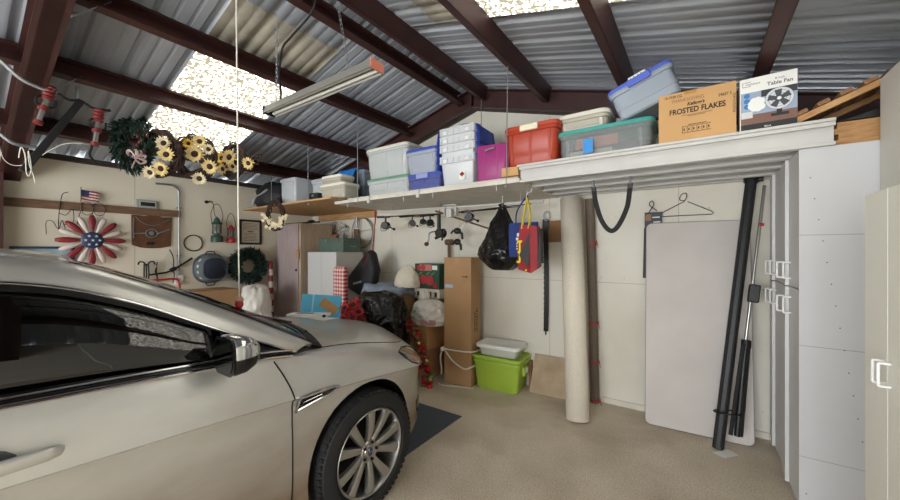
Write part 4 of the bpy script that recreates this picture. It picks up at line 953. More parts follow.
# blue folder box and papers on the hood
hz = lambda x, y: top_z(abs(x+2.54), y)
bb = T('blue_box', 'flat bright blue box with a tan label leaning up on the car hood', 'box', (-2.82, 1.98, hz(-2.82, 1.96)+.003), 0, rot=(-.12, .06, .62))
MB().box(-.175,.175,-.02,.02,0,.20).build('box', mat('cyan blue card', (104,204,246), .55), bb, smooth=0, bevel=.002)
MB().cbox((.075,-.0215,.10),(.17,.002,.085), M=TR(.075,0,.10) @ RY(.55) @ TR(-.075,0,-.10)).build('tan_label', m_card2, bb, smooth=0)
MB().box(-.075,-.067,-.0212,-.0195,0,.20).build('crease', m_paper, bb, smooth=0)
pp = T('white_tray', 'white flat device with a black slot lying on the hood by the blue box', 'device', (-2.78, 1.84, hz(-2.78, 1.84)+.004), .55, rot=(-.03,0,.60))
MB().box(-.17,.17,-.07,.07,0,.028).build('body', m_white, pp, bevel=.005); MB().box(-.10,.04,-.02,.02,.028,.030).build('slot', m_black, pp, smooth=0); MB().cyl((.16,-.071,.014),(.16,-.085,.014),.014,12).build('plug', m_black, pp)
ps = MB(); 
ps.loft([[(-2.72+.17*i-.05*j, 1.66+.09*j+.02*i, hz(-2.72+.17*i-.05*j, 1.66+.09*j+.02*i)+.004) for j in range(4)] for i in range(3)], closed=False)
ps.build('paper_sheet', m_paper, smooth=0, solid=.001, tag=('white sheet of paper lying on the hood in front of the tray', 'paper'))
# ================================================================ hung from the roof
m_twig = mat('grapevine twigs', (66,46,38), .8, 0, .4, 25)
def twigs(mb, R_, n, seed, rad=.007, spread=.03, sq=1.0):
    rnd = random.Random(seed)
    for i in range(n):
        ph = rnd.random()*6.28; a1 = rnd.uniform(.4,1)*spread; k1 = rnd.choice((2,3,4)); ph2 = rnd.random()*6.28; r0 = R_+rnd.uniform(-.5,.5)*spread
        mb.tube([((r0+a1*math.sin(k1*t+ph))*math.cos(t), a1*math.cos(k1*t+ph2), sq*(r0+a1*math.sin(k1*t+ph))*math.sin(t)) for t in [2*PI*j/30 for j in range(30)]], rad, 5, closed=True)
    for i in range(n):
        a = rnd.random()*6.28; p = Vector((R_*math.cos(a),0,sq*R_*math.sin(a))); d = Vector((-math.sin(a),rnd.uniform(-.6,.6),math.cos(a)))+p*rnd.uniform(.5,3)
        mb.tube([p, p+d.normalized()*rnd.uniform(.08,.16)], [.004,.002], 4)
    return mb
m_petal = mat('straw yellow petals', (230,204,140), .7, 0, .2, 20); m_petal2 = mat('pale cream petals', (226,212,174), .7, 0, .2, 20); m_seed = mat('dark seed head', (58,36,26), .9, bump=.5, bscale=300)
m_petal3 = mat('golden petals', (240,196,70), .65, 0, .2, 20)
def blossom(parent, p, R_, seed, m=None, face=(0,-1,0), n=15, nm='sunflower'):
    e = bpy.data.objects.new(nm, None); COL.objects.link(e); e.parent = parent; e.location = p
    e.rotation_euler = Vector(face).to_track_quat('Z', 'Y').to_euler()
    rnd = random.Random(seed); pm = MB()
    for lay in range(2):
        for i in range(n):
            a = 2*PI*(i+.5*lay)/n+rnd.uniform(-.1,.1); L_ = R_*rnd.uniform(.85,1.1)*(1-.12*lay); w_ = R_*.17; lift = .012+.012*lay+rnd.uniform(-.01,.015)
            pm.add([(R_*.25,-w_*.4,0),(R_*.6,-w_,lift*.5),(L_,0,lift),(R_*.6,w_,lift*.5),(R_*.25,w_*.4,0)], [(0,1,2,3,4)], M=RZ(a) @ TR(0,0,.004*lay))
    pm.build('petals', m or m_petal, e, smooth=0)
    MB().ball((0,0,.008),(R_*.36,R_*.36,R_*.16),14,8).build('seed_head', m_seed, e)
def hang(t, z, off=(0,0)):
    """wire from the wreath to the roof"""
    x, y, z0 = t.location
    MB().cyl((0,0,z),(0,0,(zb(x)+.01-z0)),.0025,5).build('hanging_wire', m_steel, t)
FW = PI/2-.45
t = T('evergreen_wreath', 'hanging evergreen wreath with pink bow and berries under the roof edge', 'wreath', (-4.86, 1.16, 2.71), 0, rot=(0,0,.95))
needles(MB(), .16, .06, 1500, .075, 9, M=Matrix.Diagonal((.75,1.2,1.35,1))).build('foliage', m_fir2, t, smooth=0)
bwm = MB()
for i in range(5):
    a = -.6+i*.75; bwm.tube(catmull([(.06,-.09,-.19),(.06+.07*math.cos(a-.35),-.12,-.19+.07*math.sin(a-.35)),(.06+.085*math.cos(a),-.10,-.19+.085*math.sin(a)),(.06+.07*math.cos(a+.35),-.08,-.19+.07*math.sin(a+.35)),(.06,-.09,-.19)],4), .016, 6, flat=.25)
bwm.tube([(.06,-.09,-.2),(.03,-.1,-.30)],.012,6,flat=.4); bwm.build('bow', mat('dusty pink ribbon', (206,178,174), .7), t, smooth=60)
rnd = random.Random(3)
for i in range(8): MB().ball((rnd.uniform(.06,.17),-.09+rnd.uniform(-.03,.03),rnd.uniform(-.12,.14)),.013,8,5).build('berry', mat('red berries', (160,60,42), .4), t)
hang(t, .2)
SUN = [((-4.72,1.345,2.60), .155, 1.28, .75, 'grapevine wreath with pale sunflowers hanging next to the evergreen wreath', 'p'),
       ((-4.70,1.67,2.63), .150, 1.25, .85, 'middle hanging grapevine wreath with dark centred sunflowers', 'y'),
       ((-4.70,2.07,2.67), .150, 1.1, .35, 'grapevine wreath with golden sunflowers hanging nearest the rope', 'g')]
BL = [[(.07,-.05,.10,.08,2),(.10,-.06,-.02,.085,0),(.05,-.06,-.17,.085,0),(-.06,-.05,-.21,.075,2)],
      [(.02,-.07,.02,.105,0),(.06,-.05,.17,.08,0),(.15,-.05,.09,.07,2),(.17,-.07,-.11,.09,0),(.06,-.06,-.25,.08,2),(-.05,-.05,.14,.06,1)],
      [(-.11,-.06,.03,.08,1),(.02,-.07,.03,.105,0),(-.10,-.05,-.10,.08,0),(.06,-.06,-.08,.07,0),(.27,-.04,-.05,.08,0)]]
for i, (loc, R_, sq, rz, lab, kd) in enumerate(SUN):
    t = T('sunflower_wreath', lab, 'wreath', loc, rz, 'sunflower wreaths hung under the skylight')
    twigs(MB(), R_*1.12, 14, 20+i, .010, .036, sq).build('vines', m_twig, t, smooth=60)
    for j, (x, y, z, r, c) in enumerate(BL[i]): blossom(t, (x, y, z), r, 40*i+j, (m_petal, m_petal3, m_petal2)[c], face=(.1*math.sin(j*2), -1, -.15+.2*math.cos(j)))
    if i == 2:
        tw = MB(); rnd = random.Random(2)
        for k_ in range(9): tw.tube([(.12,0,-.02),(.26+.02*k_,rnd.uniform(-.03,.03),rnd.uniform(-.07,.07)),(.40,rnd.uniform(-.03,.03),.02+rnd.uniform(-.06,.05))],[.008,.006,.003],5)
        tw.build('twig_tail', m_twig, t)
    hang(t, R_*sq)
t = T('dried_flower_wreath', 'small oval twig wreath with cream dried flowers hanging off the plywood shelf', 'wreath', (-4.79, 2.655, 2.06), .45)
twigs(MB(), .118, 10, 77, .009, .026, 1.5).build('vines', m_twig, t, smooth=60)
dfm = MB(); rnd = random.Random(5)
for i in range(46):
    a = rnd.uniform(-2.9,-.15); p = Vector((.14*math.cos(a)+rnd.uniform(-.05,.05), -.03+rnd.uniform(-.03,.03), .175*math.sin(a)+rnd.uniform(-.03,.05)+.01))
    for k_ in range(5): 
        a2 = 2*PI*k_/5; dfm.add([p, p+Vector((.022*math.cos(a2),-.008,.022*math.sin(a2))), p+Vector((.026*math.cos(a2+.5),-.014,.026*math.sin(a2+.5))), p+Vector((.022*math.cos(a2+1),-.008,.022*math.sin(a2+1)))], [(0,1,2,3)])
dfm.build('dried_flowers', mat('cream dried petals', (232,220,186), .8), t, smooth=0)
MB().tube([(0,0,.16),(0,.02,.20)],.003,5).build('hanging_wire', m_steel, t)
# bicycle hanger with red grips
hx_ = -4.2
bk = T('bicycle_hanger', 'black folding bicycle hanger with two red grip arms strapped under the rafter', 'hanger', (hx_, .62, 2.70))
MB().box(-.02,.02,-.024,.024,-.60,.12, M=RX(-.45) @ TR(0,0,0)).build('main_bar', m_black, bk, bevel=.004)
for nm, a, b_ in (('arm', (-.12,.14), (-.19,-.165)), ('arm', (.155,.05), (.125,-.255))):
    e = bpy.data.objects.new(nm, None); COL.objects.link(e); e.parent = bk
    pa_ = Vector((.03, a[0], a[1])); pb_ = Vector((.03, b_[0], b_[1])); d = (pb_-pa_)
    MB().cyl(pa_, pb_, .017, 10).build('tube', m_alu, e)
    g_ = MB(); L_ = 9
    g_.tube([pa_+d*(i/22)-d*.04 for i in range(L_)], [.028+.010*(i % 2) for i in range(L_)], 10); g_.build('grip', m_grip, e, smooth=60)
    MB().tube([pa_+d*.5, pa_+d*.62], .030, 10).build('middle_grip', m_grip, e); MB().tube([pb_-d*.10, pb_], .027, 10).build('end_grip', m_grip, e)
    MB().tube(catmull([pa_+d*.25+Vector((0,-.03,0)), pa_+d*.35+Vector((.03,-.055,0)), pa_+d*.5+Vector((.02,-.04,.0)), pa_+d*.5+Vector((.0,.045,0)), pa_+d*.3+Vector((0,.05,0))], 5), .008, 6).build('rubber_strap', m_rubber, e)
MB().tube(catmull([(.0,-.08,.12),(0,-.02,.09),(0,.05,.105),(0,.12,.07),(0,.20,.075),(.0,.23,.085)], 6), .011, 8).build('cable', m_black, bk)
MB().tube(catmull([(.02,.12,-.16),(.02,.11,-.27),(.02,.10,-.34),(.02,.14,-.40)], 6), .010, 6, flat=.3).build('dangling_strap', m_rubber, bk)
for x, y, z in ((-.0,-.28,-.38),): MB().tube(catmull([(0,y,z-.06),(.02,y+.01,z+.02),(.02,y+.03,z-.04),(.02,y+.035,z-.16),(.02,y+.05,z-.19),(.02,y+.06,z-.12),(.02,y+.045,z+.0),(.02,y+.05,z-.10),(.02,y+.07,z-.18),(.02,y+.08,z-.24)], 6), .0035, 6).build('white_cord', m_rope, bk)
MB().tube([(0,.03,.11),(0,.03,zb(hx_)+.0-2.70)], .012, 8).build('ceiling_stem', m_steel, bk)
MB().tube(catmull([(-5.2,.30,2.55),(-5.2,.345,2.38),(-5.1,.45,2.36),(-4.6,.62,2.50),(-4.5,.80,2.52),(-4.9,.98,2.60)], 8), .0025, 6).build('loose_cord', m_rope, tag=('thin white cord sagging from the rafter past the bicycle hanger', 'cord'))
for i, (pts, lab) in enumerate(((((-4.0,.10,3.0),(-4.0,.24,2.89),(-4.0,.34,2.795),(-4.0,.45,2.76)), 'grey flexible conduit curving to the rafter beside the red grip'), (((-3.5,.30,3.30),(-3.5,.39,3.19),(-3.5,.47,3.165),(-3.5,.56,3.19)), 'grey flexible conduit curving to the rafter at the top edge'), (((-4.5,.15,2.60),(-4.5,.27,2.48),(-4.5,.345,2.42),(-4.5,.46,2.42)), 'grey flexible conduit curving to the lowest part of the rafter'))):
    MB().tube(catmull(pts, 6), .013, 8).build('flexible_conduit', m_steel, tag=(lab, 'conduit'))
for a, b_, lab in (((-4.12,.655,2.975),(-4.10,.50,2.80),'flat steel brace bar joining rafter and purlin by the bicycle hanger'), ((-3.27,.665,3.25),(-3.27,.48,3.05),'flat steel brace bar joining rafter and purlin at the top edge')):
    MB().tube([a, b_], .022, 4, flat=.18, up=(0,.7,-.7)).build('brace_bar', m_steel, smooth=0, tag=(lab, 'bar'))
# strip light on chains
sl = T('strip_light', 'grey metal strip light fixture hung on chains below the ridge', 'light', (-2.19, 1.5, 2.64))
hs = MB().loft([[(x, y, z) for y, z in ((-.055,.0),(-.05,.0),(-.028,.052),(.028,.052),(.05,.0),(.055,.0),(.034,.062),(-.034,.062))] for x in (-.61,.61)]); hs.build('housing', mat('dulled white enamel', (140,137,131), .4, .2), sl, smooth=0)
MB().box(-.605,.605,-.022,.022,.036,.052).build('ballast_cover', m_white_paint, sl, smooth=0)
for y in (-.026,.026): MB().cyl((-.59,y,.018),(.59,y,.018),.0125,12).build('tube', mat('unlit tube glass', (206,206,200), .25), sl)
for x in (-.612,.612): MB().box(x-.004,x+.004,-.05,.05,-.002,.058).build('end_cap', m_black if x < 0 else mat('salmon end cap', (206,120,96), .6), sl, smooth=0)
for xa, xb in ((-.50,-.50),(.36,.20)):
    ch = MB(); za, zt = .06, zb(-2.19+xb)-2.64+.0; n = int((zt-za)/.03)
    for i in range(n):
        q = i/n; x = xa+(xb-xa)*q; z = za+(zt-za)*q+.015
        ch.tube([(x+(.007*math.cos(a) if i % 2 else 0), (0 if i % 2 else .007*math.cos(a)), z+.019*math.sin(a)) for a in [2*PI*j/8 for j in range(8)]], .0022, 4, closed=True)
    ch.build('chain', m_steel, sl)
MB().tube(catmull([(-.50,.0,.06),(-.44,0,.10),(-.46,.0,.30),(-.42,0,.47),(-.30,0,.52),(-.05,0,.60),(.02,0,.72)], 8), .008, 8).build('power_cable', m_black, sl)
# rope with a red knob touching the windshield
rp = T('parking_rope', 'white rope hanging from the roof with a red knob touching the windshield', 'rope', (-2.055, .935, 1.245))
MB().cyl((0,0,.05),(-.02,-.01,zb(-2.08)-1.245),.004,8).build('rope', m_rope, rp)
MB().ball((0,0,.02),(.022,.022,.026),14,8).build('knob', mat('red knob', (196,52,44), .4), rp); MB().lathe([(.02,.035),(.024,.045),(.012,.062)],12).build('collar', mat('pink collar', (206,160,150), .5), rp); MB().ball((0,0,-.012),(.017,.017,.012),10,6).build('tip', m_black, rp)
# ================================================================ under the white shelf
pr_ = T('curtain_rod', 'white rod with a clamp bracket hung level under the white slab shelf', 'rod', (-2.38, 3.4, 2.07))
MB().tube([(-1.14,0,.02),(1.14,0,-.02)], .012, 10).build('rod', m_white_paint, pr_)
br = MB().box(-.06,-.045,-.03,.03,-.10,.03).box(.10,.115,-.03,.03,-.10,.03).box(-.06,.115,-.03,.03,.02,.032).box(-.02,.05,-.032,.032,-.12,-.02); br.build('bracket', m_white_paint, pr_, bevel=.003)
for x in (-.9,.9): MB().tube([(x,0,0),(x,0,.082)], .004, 6).build('hanger', m_steel, pr_)
m_reel = mat('dark reel metal', (44,42,42), .35, .5); m_cork = mat('cork grip', (142,112,82), .8, 0, .2, 40)
def rod_reel(lab, p0, p1, at, rz=0, big=1.0, drop=.08, grip=m_black):
    p0, p1 = Vector(p0), Vector(p1); t = T('fishing_rod', lab, 'fishing rod', p0, 0, 'fishing rods under the white shelf'); d = p1-p0; q = d*at
    MB().tube([(0,0,0), d], [.009,.004], 8).build('rod', m_iron, t)
    MB().tube([d*.0, d*max(.05,at-.02)], .015, 10).build('grip', grip, t)
    e = bpy.data.objects.new('reel', None); COL.objects.link(e); e.parent = t; e.location = q; e.rotation_euler = (0,0,rz); e.scale = (big,)*3
    MB().tube([(0,0,0),(0,0,-drop*.6)], .008, 8).box(-.04,.04,-.008,.008,-.012,.0).build('foot', m_reel, e)
    MB().lathe([(0,-.03),(.033,-.03),(.036,-.022),(.022,-.018),(.022,.018),(.036,.022),(.033,.03),(0,.03)], 20, M=TR(0,0,-drop) @ RX(PI/2)).build('spool', m_reel, e)
    MB().tube([(0,.03,-drop),(0,.05,-drop),(.05,.05,-drop-.03)], .006, 6).ball((.052,.062,-drop-.03),(.013,.016,.013),8,6).build('crank', m_reel, e)
    MB().tube(catmull([(-.045,-.01,-drop),(-.03,-.03,-drop-.045),(.02,-.03,-drop-.045),(.045,-.01,-drop)],4), .004, 6).build('bail', m_steel, e)
    return t
rod_reel('fishing rod with bulky reel farthest along under the white shelf', (-3.62,3.45,2.03), (-2.2,3.62,2.03), .10, .3, 1.5)
rod_reel('fishing rod with its reel next after the bulky one', (-3.36,3.62,2.035), (-1.9,3.66,2.04), .15, .6, 1.2)
rod_reel('fishing rod with small brass knobbed reel amid the row of reels', (-3.05,3.58,2.02), (-1.7,3.58,2.045), .10, 0, 1.0, grip=m_cork)
rod_reel('fishing rod with a low slung reel beside the white clamp bracket', (-2.9,3.5,2.01), (-1.55,3.5,2.03), .12, .9, 1.2)
rod_reel('fishing rod with reel nearest the hanging black bag', (-2.18,3.36,2.0), (-1.35,3.36,2.03), .13, .2, 1.3, .05)
gr = T('gaff_reel', 'big crank reel hanging upright on its rod butt above the cardboard boxes', 'reel', (-2.60, 3.5, 1.66))
MB().tube([(0,0,.36),(.0,0,.12)], [.022,.026], 10).build('grip', m_black, gr)
MB().lathe([(0,-.05),(.055,-.05),(.06,-.04),(.035,-.03),(.035,.03),(.06,.04),(.055,.05),(0,.05)], 22, M=TR(.03,0,.12) @ RX(PI/2)).build('spool', m_reel, gr)
MB().tube(catmull([(-.02,-.06,.14),(-.10,-.06,.12),(-.115,-.06,.04),(-.13,-.06,.0)],5), .010, 8).build('crank', m_steel, gr); MB().ball((-.14,-.07,-.012),(.032,.028,.026),10,6).build('knob', mat('dark red knob', (84,34,34), .4), gr); MB().tube([(-.03,-.03,.06),(.10,-.03,.10)], [.020,.012], 8).tube([(.10,-.02,.17),(.06,-.02,.03)], .012, 8).build('arm', m_reel, gr)
MB().tube([(0,0,.36),(0,.04,.488)], .006, 6).build('hook', m_steel, gr)
for (z, lab) in ((1.80,'upper of the two pistol grip reels above the tall cardboard box'), (1.67,'lower of the two pistol grip reels above the tall cardboard box')):
    t = T('pistol_reel', lab, 'reel', (-2.33, 3.5, z), .2 if z > 1.7 else -.25, 'pistol grip reels')
    MB().ball((0,0,0),(.05,.035,.038),12,8).build('housing', m_reel, t); MB().tube([(.02,0,-.01),(.06,0,-.035),(.065,0,-.10)], [.018,.016,.013], 8).build('grip', m_black, t); MB().tube([(-.05,0,.01),(-.08,0,-.03)], .012, 8).build('trigger', m_reel, t)
    MB().tube([(0,0,.03),(.09,.05,(2.07-z)*.5),(.12,0,2.055-z)], .0025, 5).build('line', m_steel, t)
MB().tube([(-2.62,3.46,2.05),(-1.84,3.40,1.80)], [.012,.010], 8).ball((-1.825,3.40,1.795),(.035,.03,.035),12,8).build('wooden_pole', mat('brown stick', (104,74,54), .6), tag=('thin brown pole with a dark knob slanting down behind the black bag', 'pole'))
ml_ = T('wooden_mallet', 'brown wooden mallet standing behind the tall cardboard box', 'mallet', (-2.70, 3.86, .001)); MB().cyl((0,0,0),(0,0,1.64),.020,10).build('shaft', m_oldwood, ml_); MB().tube([(-.05,0,1.68),(.05,0,1.68)], .038, 12).build('head', m_oldwood, ml_)
# net and wire coil
wcx = T('wire_coil', 'big loose loop of grey wire hung on the back wall below the ledger', 'coil', (-4.42, 3.885, 1.86))
cm = MB(); rnd = random.Random(6)
for i in range(3): cm.tube([((.245+.012*math.sin(3*a+i))*math.cos(a), -.012*i, (.245+.012*math.cos(2*a+i))*math.sin(a)) for a in [2*PI*j/40 for j in range(40)]], .005, 5, closed=True)
cm.tube([(-.24,-.01,0),(.24,-.01,.05)],.004,5).tube([(0,-.01,.24),(-.06,-.02,-.24)],.004,5); cm.build('loops', m_steel, wcx)
MB().tube([(-.10,-.03,.26),(-.10,-.03,.08)],.02,8).build('spout', m_steel, wcx); MB().box(-.15,-.06,-.05,-.02,-.14,.06).build('wooden_block', m_oldwood, wcx, bevel=.005); MB().tube(catmull([(-.08,-.04,-.14),(.0,-.04,-.10),(-.02,-.04,-.20),(-.09,-.04,-.24)],5), .012, 8).build('claw', m_iron, wcx)
tw = MB()
for i in range(9):
    x0 = rnd.uniform(-.35,.2); tw.tube(catmull([(x0+rnd.uniform(-.2,.2), rnd.uniform(-.03,.0), rnd.uniform(-.18,.16)) for _ in range(5)], 6), .0045, 5)
tw.build('tangled_wire', m_steel, loc=(-4.98, 3.89, 1.90), tag=('tangle of thin grey wire on the wall left of the big wire loop', 'wire'))
# hanging bags
hb = T('hanging_bin_bag', 'full black plastic bag knotted at the top and hanging under the white shelf', 'bag', (-1.70, 3.42, 1.36))
sack(None, '', '', (0,0,0), (.255,.20), .66, m_bbag, 4.4, 'pear', .14, .10, 14, .10).build('bag', m_bbag, hb, smooth=75)
MB().tube([(0,0,.60),(.01,0,.66),(0,0,.70)], [.05,.03,.05], 10).build('knot', m_bbag, hb, smooth=60); MB().tube([(0,0,.69),(0,0,.792)], .004, 6).build('cord', m_rope, hb)
tg = T('tote_bag', 'navy blue tote with white print hanging between the black and red bags', 'bag', (-1.385, 3.24, 1.50), -.05)
b_ = MB(); b_.loft([[(x*k1, y, z) for x, y in ((-.15,-.018),(.15,-.018),(.155,0),(.15,.018),(-.15,.018),(-.155,0))] for z, k1 in ((0,.96),(.10,1.0),(.22,1.0),(.335,.97))]); b_.build('body', mat('navy tote cloth', (26,52,120), .7, 0, .12, 10, bump=.2, bscale=20), tg, smooth=30)
for x in (-.075,.075): MB().tube(catmull([(x,-.015,.30),(x*.9,-.0,.45),(.04,.0,.60)],5), .012, 6, flat=.3).build('strap', mat('navy tote cloth', (26,52,120)), tg)
MB().tube([(.04,0,.59),(.04,0,.648)], .004, 6).build('hook', m_steel, tg)
pm = MB(); pm.box(-.06,.07,-.0205,-.0185,.20,.235).box(-.07,.06,-.0205,-.0185,.165,.19)
for i in range(3): pm.box(-.065,.04+.01*i,-.0205,-.0185,.075+.026*i,.088+.026*i)
pm.build('printed_panel', m_paper, tg, smooth=0)
m_ub = mat('crimson nylon', (150,28,40), .55, 0, .15, 12, bump=.25, bscale=25); m_yel = mat('yellow webbing', (228,206,44), .6); m_char = mat('charcoal nylon', (54,52,54), .6, bump=.25, bscale=25)
rb = T('folded_bag', 'red and charcoal folded bag with yellow handles hanging from a white hook', 'bag', (-1.26, 3.08, 1.36), -.1)
b_ = MB(); b_.loft([[(-.085,-.05,.03),(.045,-.055,.0),(.10,-.03,.04),(.095,.05,.06),(-.08,.05,.05)],[(-.085,-.065,.25),(.04,-.075,.25),(.10,-.03,.26),(.10,.05,.26),(-.075,.05,.25)],[(-.065,-.05,.44),(.03,-.055,.43),(.09,-.03,.42),(.09,.03,.42),(-.055,.03,.44)]]); b_.build('body', m_ub, rb, smooth=30)
MB().loft([[(-.055,-.0775,.17),(.03,-.079,.05),(.045,-.0785,.14)],[(-.05,-.0775,.19),(.042,-.0795,.30),(.043,-.079,.33)]], closed=False).add([(-.06,-.079,.16),(.03,-.080,.06),(.042,-.080,.36)],[(0,1,2)]).build('charcoal_panel', m_char, rb, smooth=0, solid=.003)
MB().loft([[(.10,-.035,.05),(.125,-.02,.09),(.12,.04,.09)],[(.105,-.035,.38),(.115,-.02,.40),(.11,.04,.40)]], closed=False).build('side_panel', m_char, rb, smooth=0, solid=.004)
for x, a in ((-.045,.1),(.02,-.06)): MB().tube(catmull([(x,-.05,.40),(x+.01,-.035,.52),(-.01,-.01,.68)],5), .018, 6, flat=.25).build('handle', m_yel, rb)
yl = MB()
for x0,x1,z0,z1 in ((-.082,-.03,.275,.295),(-.062,-.045,.10,.29),(-.075,-.04,.18,.20),(-.085,-.05,.09,.11),(-.0,.02,.02,.035)): yl.loft([[(x0,-.0765,z0),(x1,-.0785,z0)],[(x0,-.0765,z1),(x1,-.0785,z1)]], closed=False)
yl.build('yellow_print', m_yel, rb, smooth=0, solid=.003)
MB().tube(catmull([(-.01,-.01,.66),(-.03,0,.70),(-.01,.0,.735),(.02,0,.74),(.02,0,.772)],5), .005, 6).build('hook', m_white_paint, rb)
sb = T('leather_belt', 'long black studded belt hanging by its buckle on the back wall', 'belt', (-1.395, 3.893, .62), .0)
MB().loft([[(-.026+.006*math.sin(z*3),-.004,z),(.026+.006*math.sin(z*3),-.004,z),(.026+.006*math.sin(z*3),.004,z),(-.026+.006*math.sin(z*3),.004,z)] for z in [.04+1.26*i/14 for i in range(15)]]).tube([(0,0,.0),(0,0,.06)],[.02,.028],10,flat=.2).build('strap', m_black, sb, smooth=0)
MB().box(-.034,.034,-.016,.0,1.18,1.30).build('keeper', m_black, sb, bevel=.004); MB().tube([(.035*math.cos(a)+.01,-.012,1.335+.05*math.sin(a)) for a in [2*PI*i/16 for i in range(16)]], .006, 6, closed=True).build('buckle', m_steel, sb)
st_ = MB()
for i in range(38): st_.cbox((.018*(1 if i % 2 else -1),-.006,.06+.029*i),(.012,.006,.014))
st_.build('studs', m_rubber, sb, smooth=0)
MB().cyl((0,-.02,1.375),(0,.026,1.375),.005,6).build('nail', m_steel, sb)
MB().box(-1.44,-1.17,3.905,3.919,1.66,1.90).build('flattened_cardboard', m_card_dk, smooth=0, tag=('brown cardboard panel pinned to the wall behind the belt', 'cardboard'))
sl_ = T('strap_loop', 'black webbing strap looped between two hooks below the channel shelf', 'strap', (-.575, 3.13, 2.15))
MB().tube(catmull([(-.135,0,-.06),(-.12,0,-.18),(-.075,.01,-.34),(-.01,.015,-.425),(.05,.01,-.39),(.115,0,-.25),(.135,0,-.12),(.14,0,-.06)], 6), .019, 8, flat=.22, up=(0,1,0)).build('webbing', m_rubber, sl_)
for x in (-.135,.14):
    MB().tube([(x,0,-.06),(x,0,.004)], .009, 8).build('clip', m_steel, sl_); MB().cbox((x,0,-.075),(.035,.014,.04)).build('buckle', m_black, sl_, bevel=.003)
# ================================================================ floor pile by the back wall
m_c1 = mat('kraft carton', (182,134,88), .8, 0, .08, 4)
carton('lower brown carton of the pair under the white carrier bag', -3.10, -2.66, 3.34, 3.86, 0, .365, m_card_dk, tape='y')
carton('upper brown carton of the pair carrying the white carrier bag', -3.10, -2.655, 3.335, 3.86, .367, .655, m_c1, tape='y')
carton('narrow carton under the white crate', -3.08, -2.67, 3.62, 3.88, .657, .935, m_card_dk, tape='x')
for z0, z1, lab in ((0,.55,'lower wide carton of the stack behind the black bin liner'), (.552,1.035,'upper wide carton of the stack, grey cloth spread over it')): carton(lab, -3.76, -3.12, 3.36, 3.84, z0, z1, m_card, tape='x')
cr_ = T('white_crate', 'small white crate with slots under the green fruit drink box', 'crate', (-2.875, 3.73, .936))
c_ = MB().box(-.205,.205,-.13,.13,0,.02).box(-.205,.205,-.13,-.118,.10,.135).box(-.205,.205,.118,.13,0,.135).box(-.205,-.193,-.13,.13,0,.135).box(.193,.205,-.13,.13,0,.135).box(-.205,.205,-.13,-.118,0,.035)
for x in (-.19,-.10,.0,.10,.19): c_.box(x-.022,x+.022,-.13,-.118,.03,.105)
c_.build('crate', mat('ivory crate', (222,216,200), .55), cr_, smooth=0, bevel=.002)
for x in (-.145,-.05,.05,.145): MB().box(x-.025,x+.025,-.117,-.112,.04,.10).build('jar', mat('dark green jar', (36,62,44), .4), cr_, smooth=0)
db = T('drink_box', 'dark green drink box printed with red fruit on the white crate', 'box', (-2.875, 3.73, 1.073))
MB().box(-.20,.20,-.125,.125,0,.325).build('carton', mat('bottle green print', (24,66,46), .45), db, smooth=0, bevel=.003)
MB().box(-.12,.08,-.1265,-.125,.235,.315).build('banner', mat('pale red banner', (196,120,110), .5), db, smooth=0)
rnd = random.Random(8)
for i, (x, z, r) in enumerate(((-.13,.27,.035),(-.06,.275,.04),(-.06,.12,.06),(.05,.11,.065),(.14,.05,.035),(-.13,.04,.035))):
    MB().lathe([(0,0),(r,0),(r,.001),(0,.001)], 22, M=TR(x,-.1268-.0004*i,z) @ RX(PI/2), cap0=False, cap1=False).build('printed_fruit', mat('print fruit red', (164,30,44) ,.4) if i > 1 else mat('print crimson', (172,44,54), .4), db, smooth=0)
for x in (-.10,.02,.10): MB().loft([[(x-.03,-.1295,.17),(x+.02,-.1295,.20)],[(x-.02,-.1295,.20),(x+.04,-.1295,.225)]], closed=False).build('printed_leaf', mat('print leaf green', (70,140,80), .5), db, smooth=0, solid=.0005)
MB().cbox((.13,-.1275,.275),(.08,.002,.055)).build('printed_band', m_paper, db, smooth=0)
cb_ = T('carrier_bag', 'white plastic carrier bag with reddish contents slumped on the carton', 'bag', (-2.72, 3.46, .657), .2)
sack(None,'','',(0,0,0),(.22,.15),.31,m_wbag,7.7,'round',.20,.18).build('bag', m_wbag, cb_, smooth=75)
lumpy((-.10,.06,.31),(.075,.06,.11),.3,2.2,4,18,12).build('crumpled_top', m_wbag, cb_, smooth=75)
MB().cbox((.06,-.155,.055),(.20,.02,.06)).build('reddish_print', mat('pinkish print', (188,140,138), .5), cb_, bevel=.008)
dn = MB(); rows = []
for i in range(29):
    u = i/28; row = []
    for j in range(25):
        v = j/24; x = -.36+.74*u; y = -.295+.60*v
        zf = 0.0
        dx = max(0, abs(x-.0)-.335); dy = max(0, -y-.245)
        zz_ = .055+.045*noise.noise(Vector((x*6,y*6,1)))+.05*abs(noise.noise(Vector((x*11,y*9,4))))+.05*math.exp(-((x+.05)**2+(y-.1)**2)/.03) - dy*2.6*(.6+.5*noise.noise(Vector((x*5,0,2)))) - dx*2.0
        row.append((x, y, zz_))
    rows.append(row)
dn.loft(rows, closed=False).build('denim_cloth', mat('faded blue grey denim', (134,146,164), .85, 0, .2, 12, bump=.25, bscale=60), loc=(-3.44, 3.60, 1.022), smooth=75, solid=.010, tag=('rumpled blue grey cloth heaped over the wide carton', 'cloth'))
sack('cloth_sack', 'cream pleated cloth bag on top of the blue grey cloth', 'bag', (-3.17, 3.57, 1.085), (.20,.16), .29, mat('cream cloth', (226,218,200), .8, 0, .06, 20, bump=.25, bscale=18), 1.3, 'dome', .06, .05, 26, .08)
sack('bin_bag', 'big shiny black bin liner bulging behind the car hood', 'bag', (-3.13, 3.06, .001), (.32,.26), 1.07, m_bbag, 5.2, 'box', .20, .13, n=110, k=80)
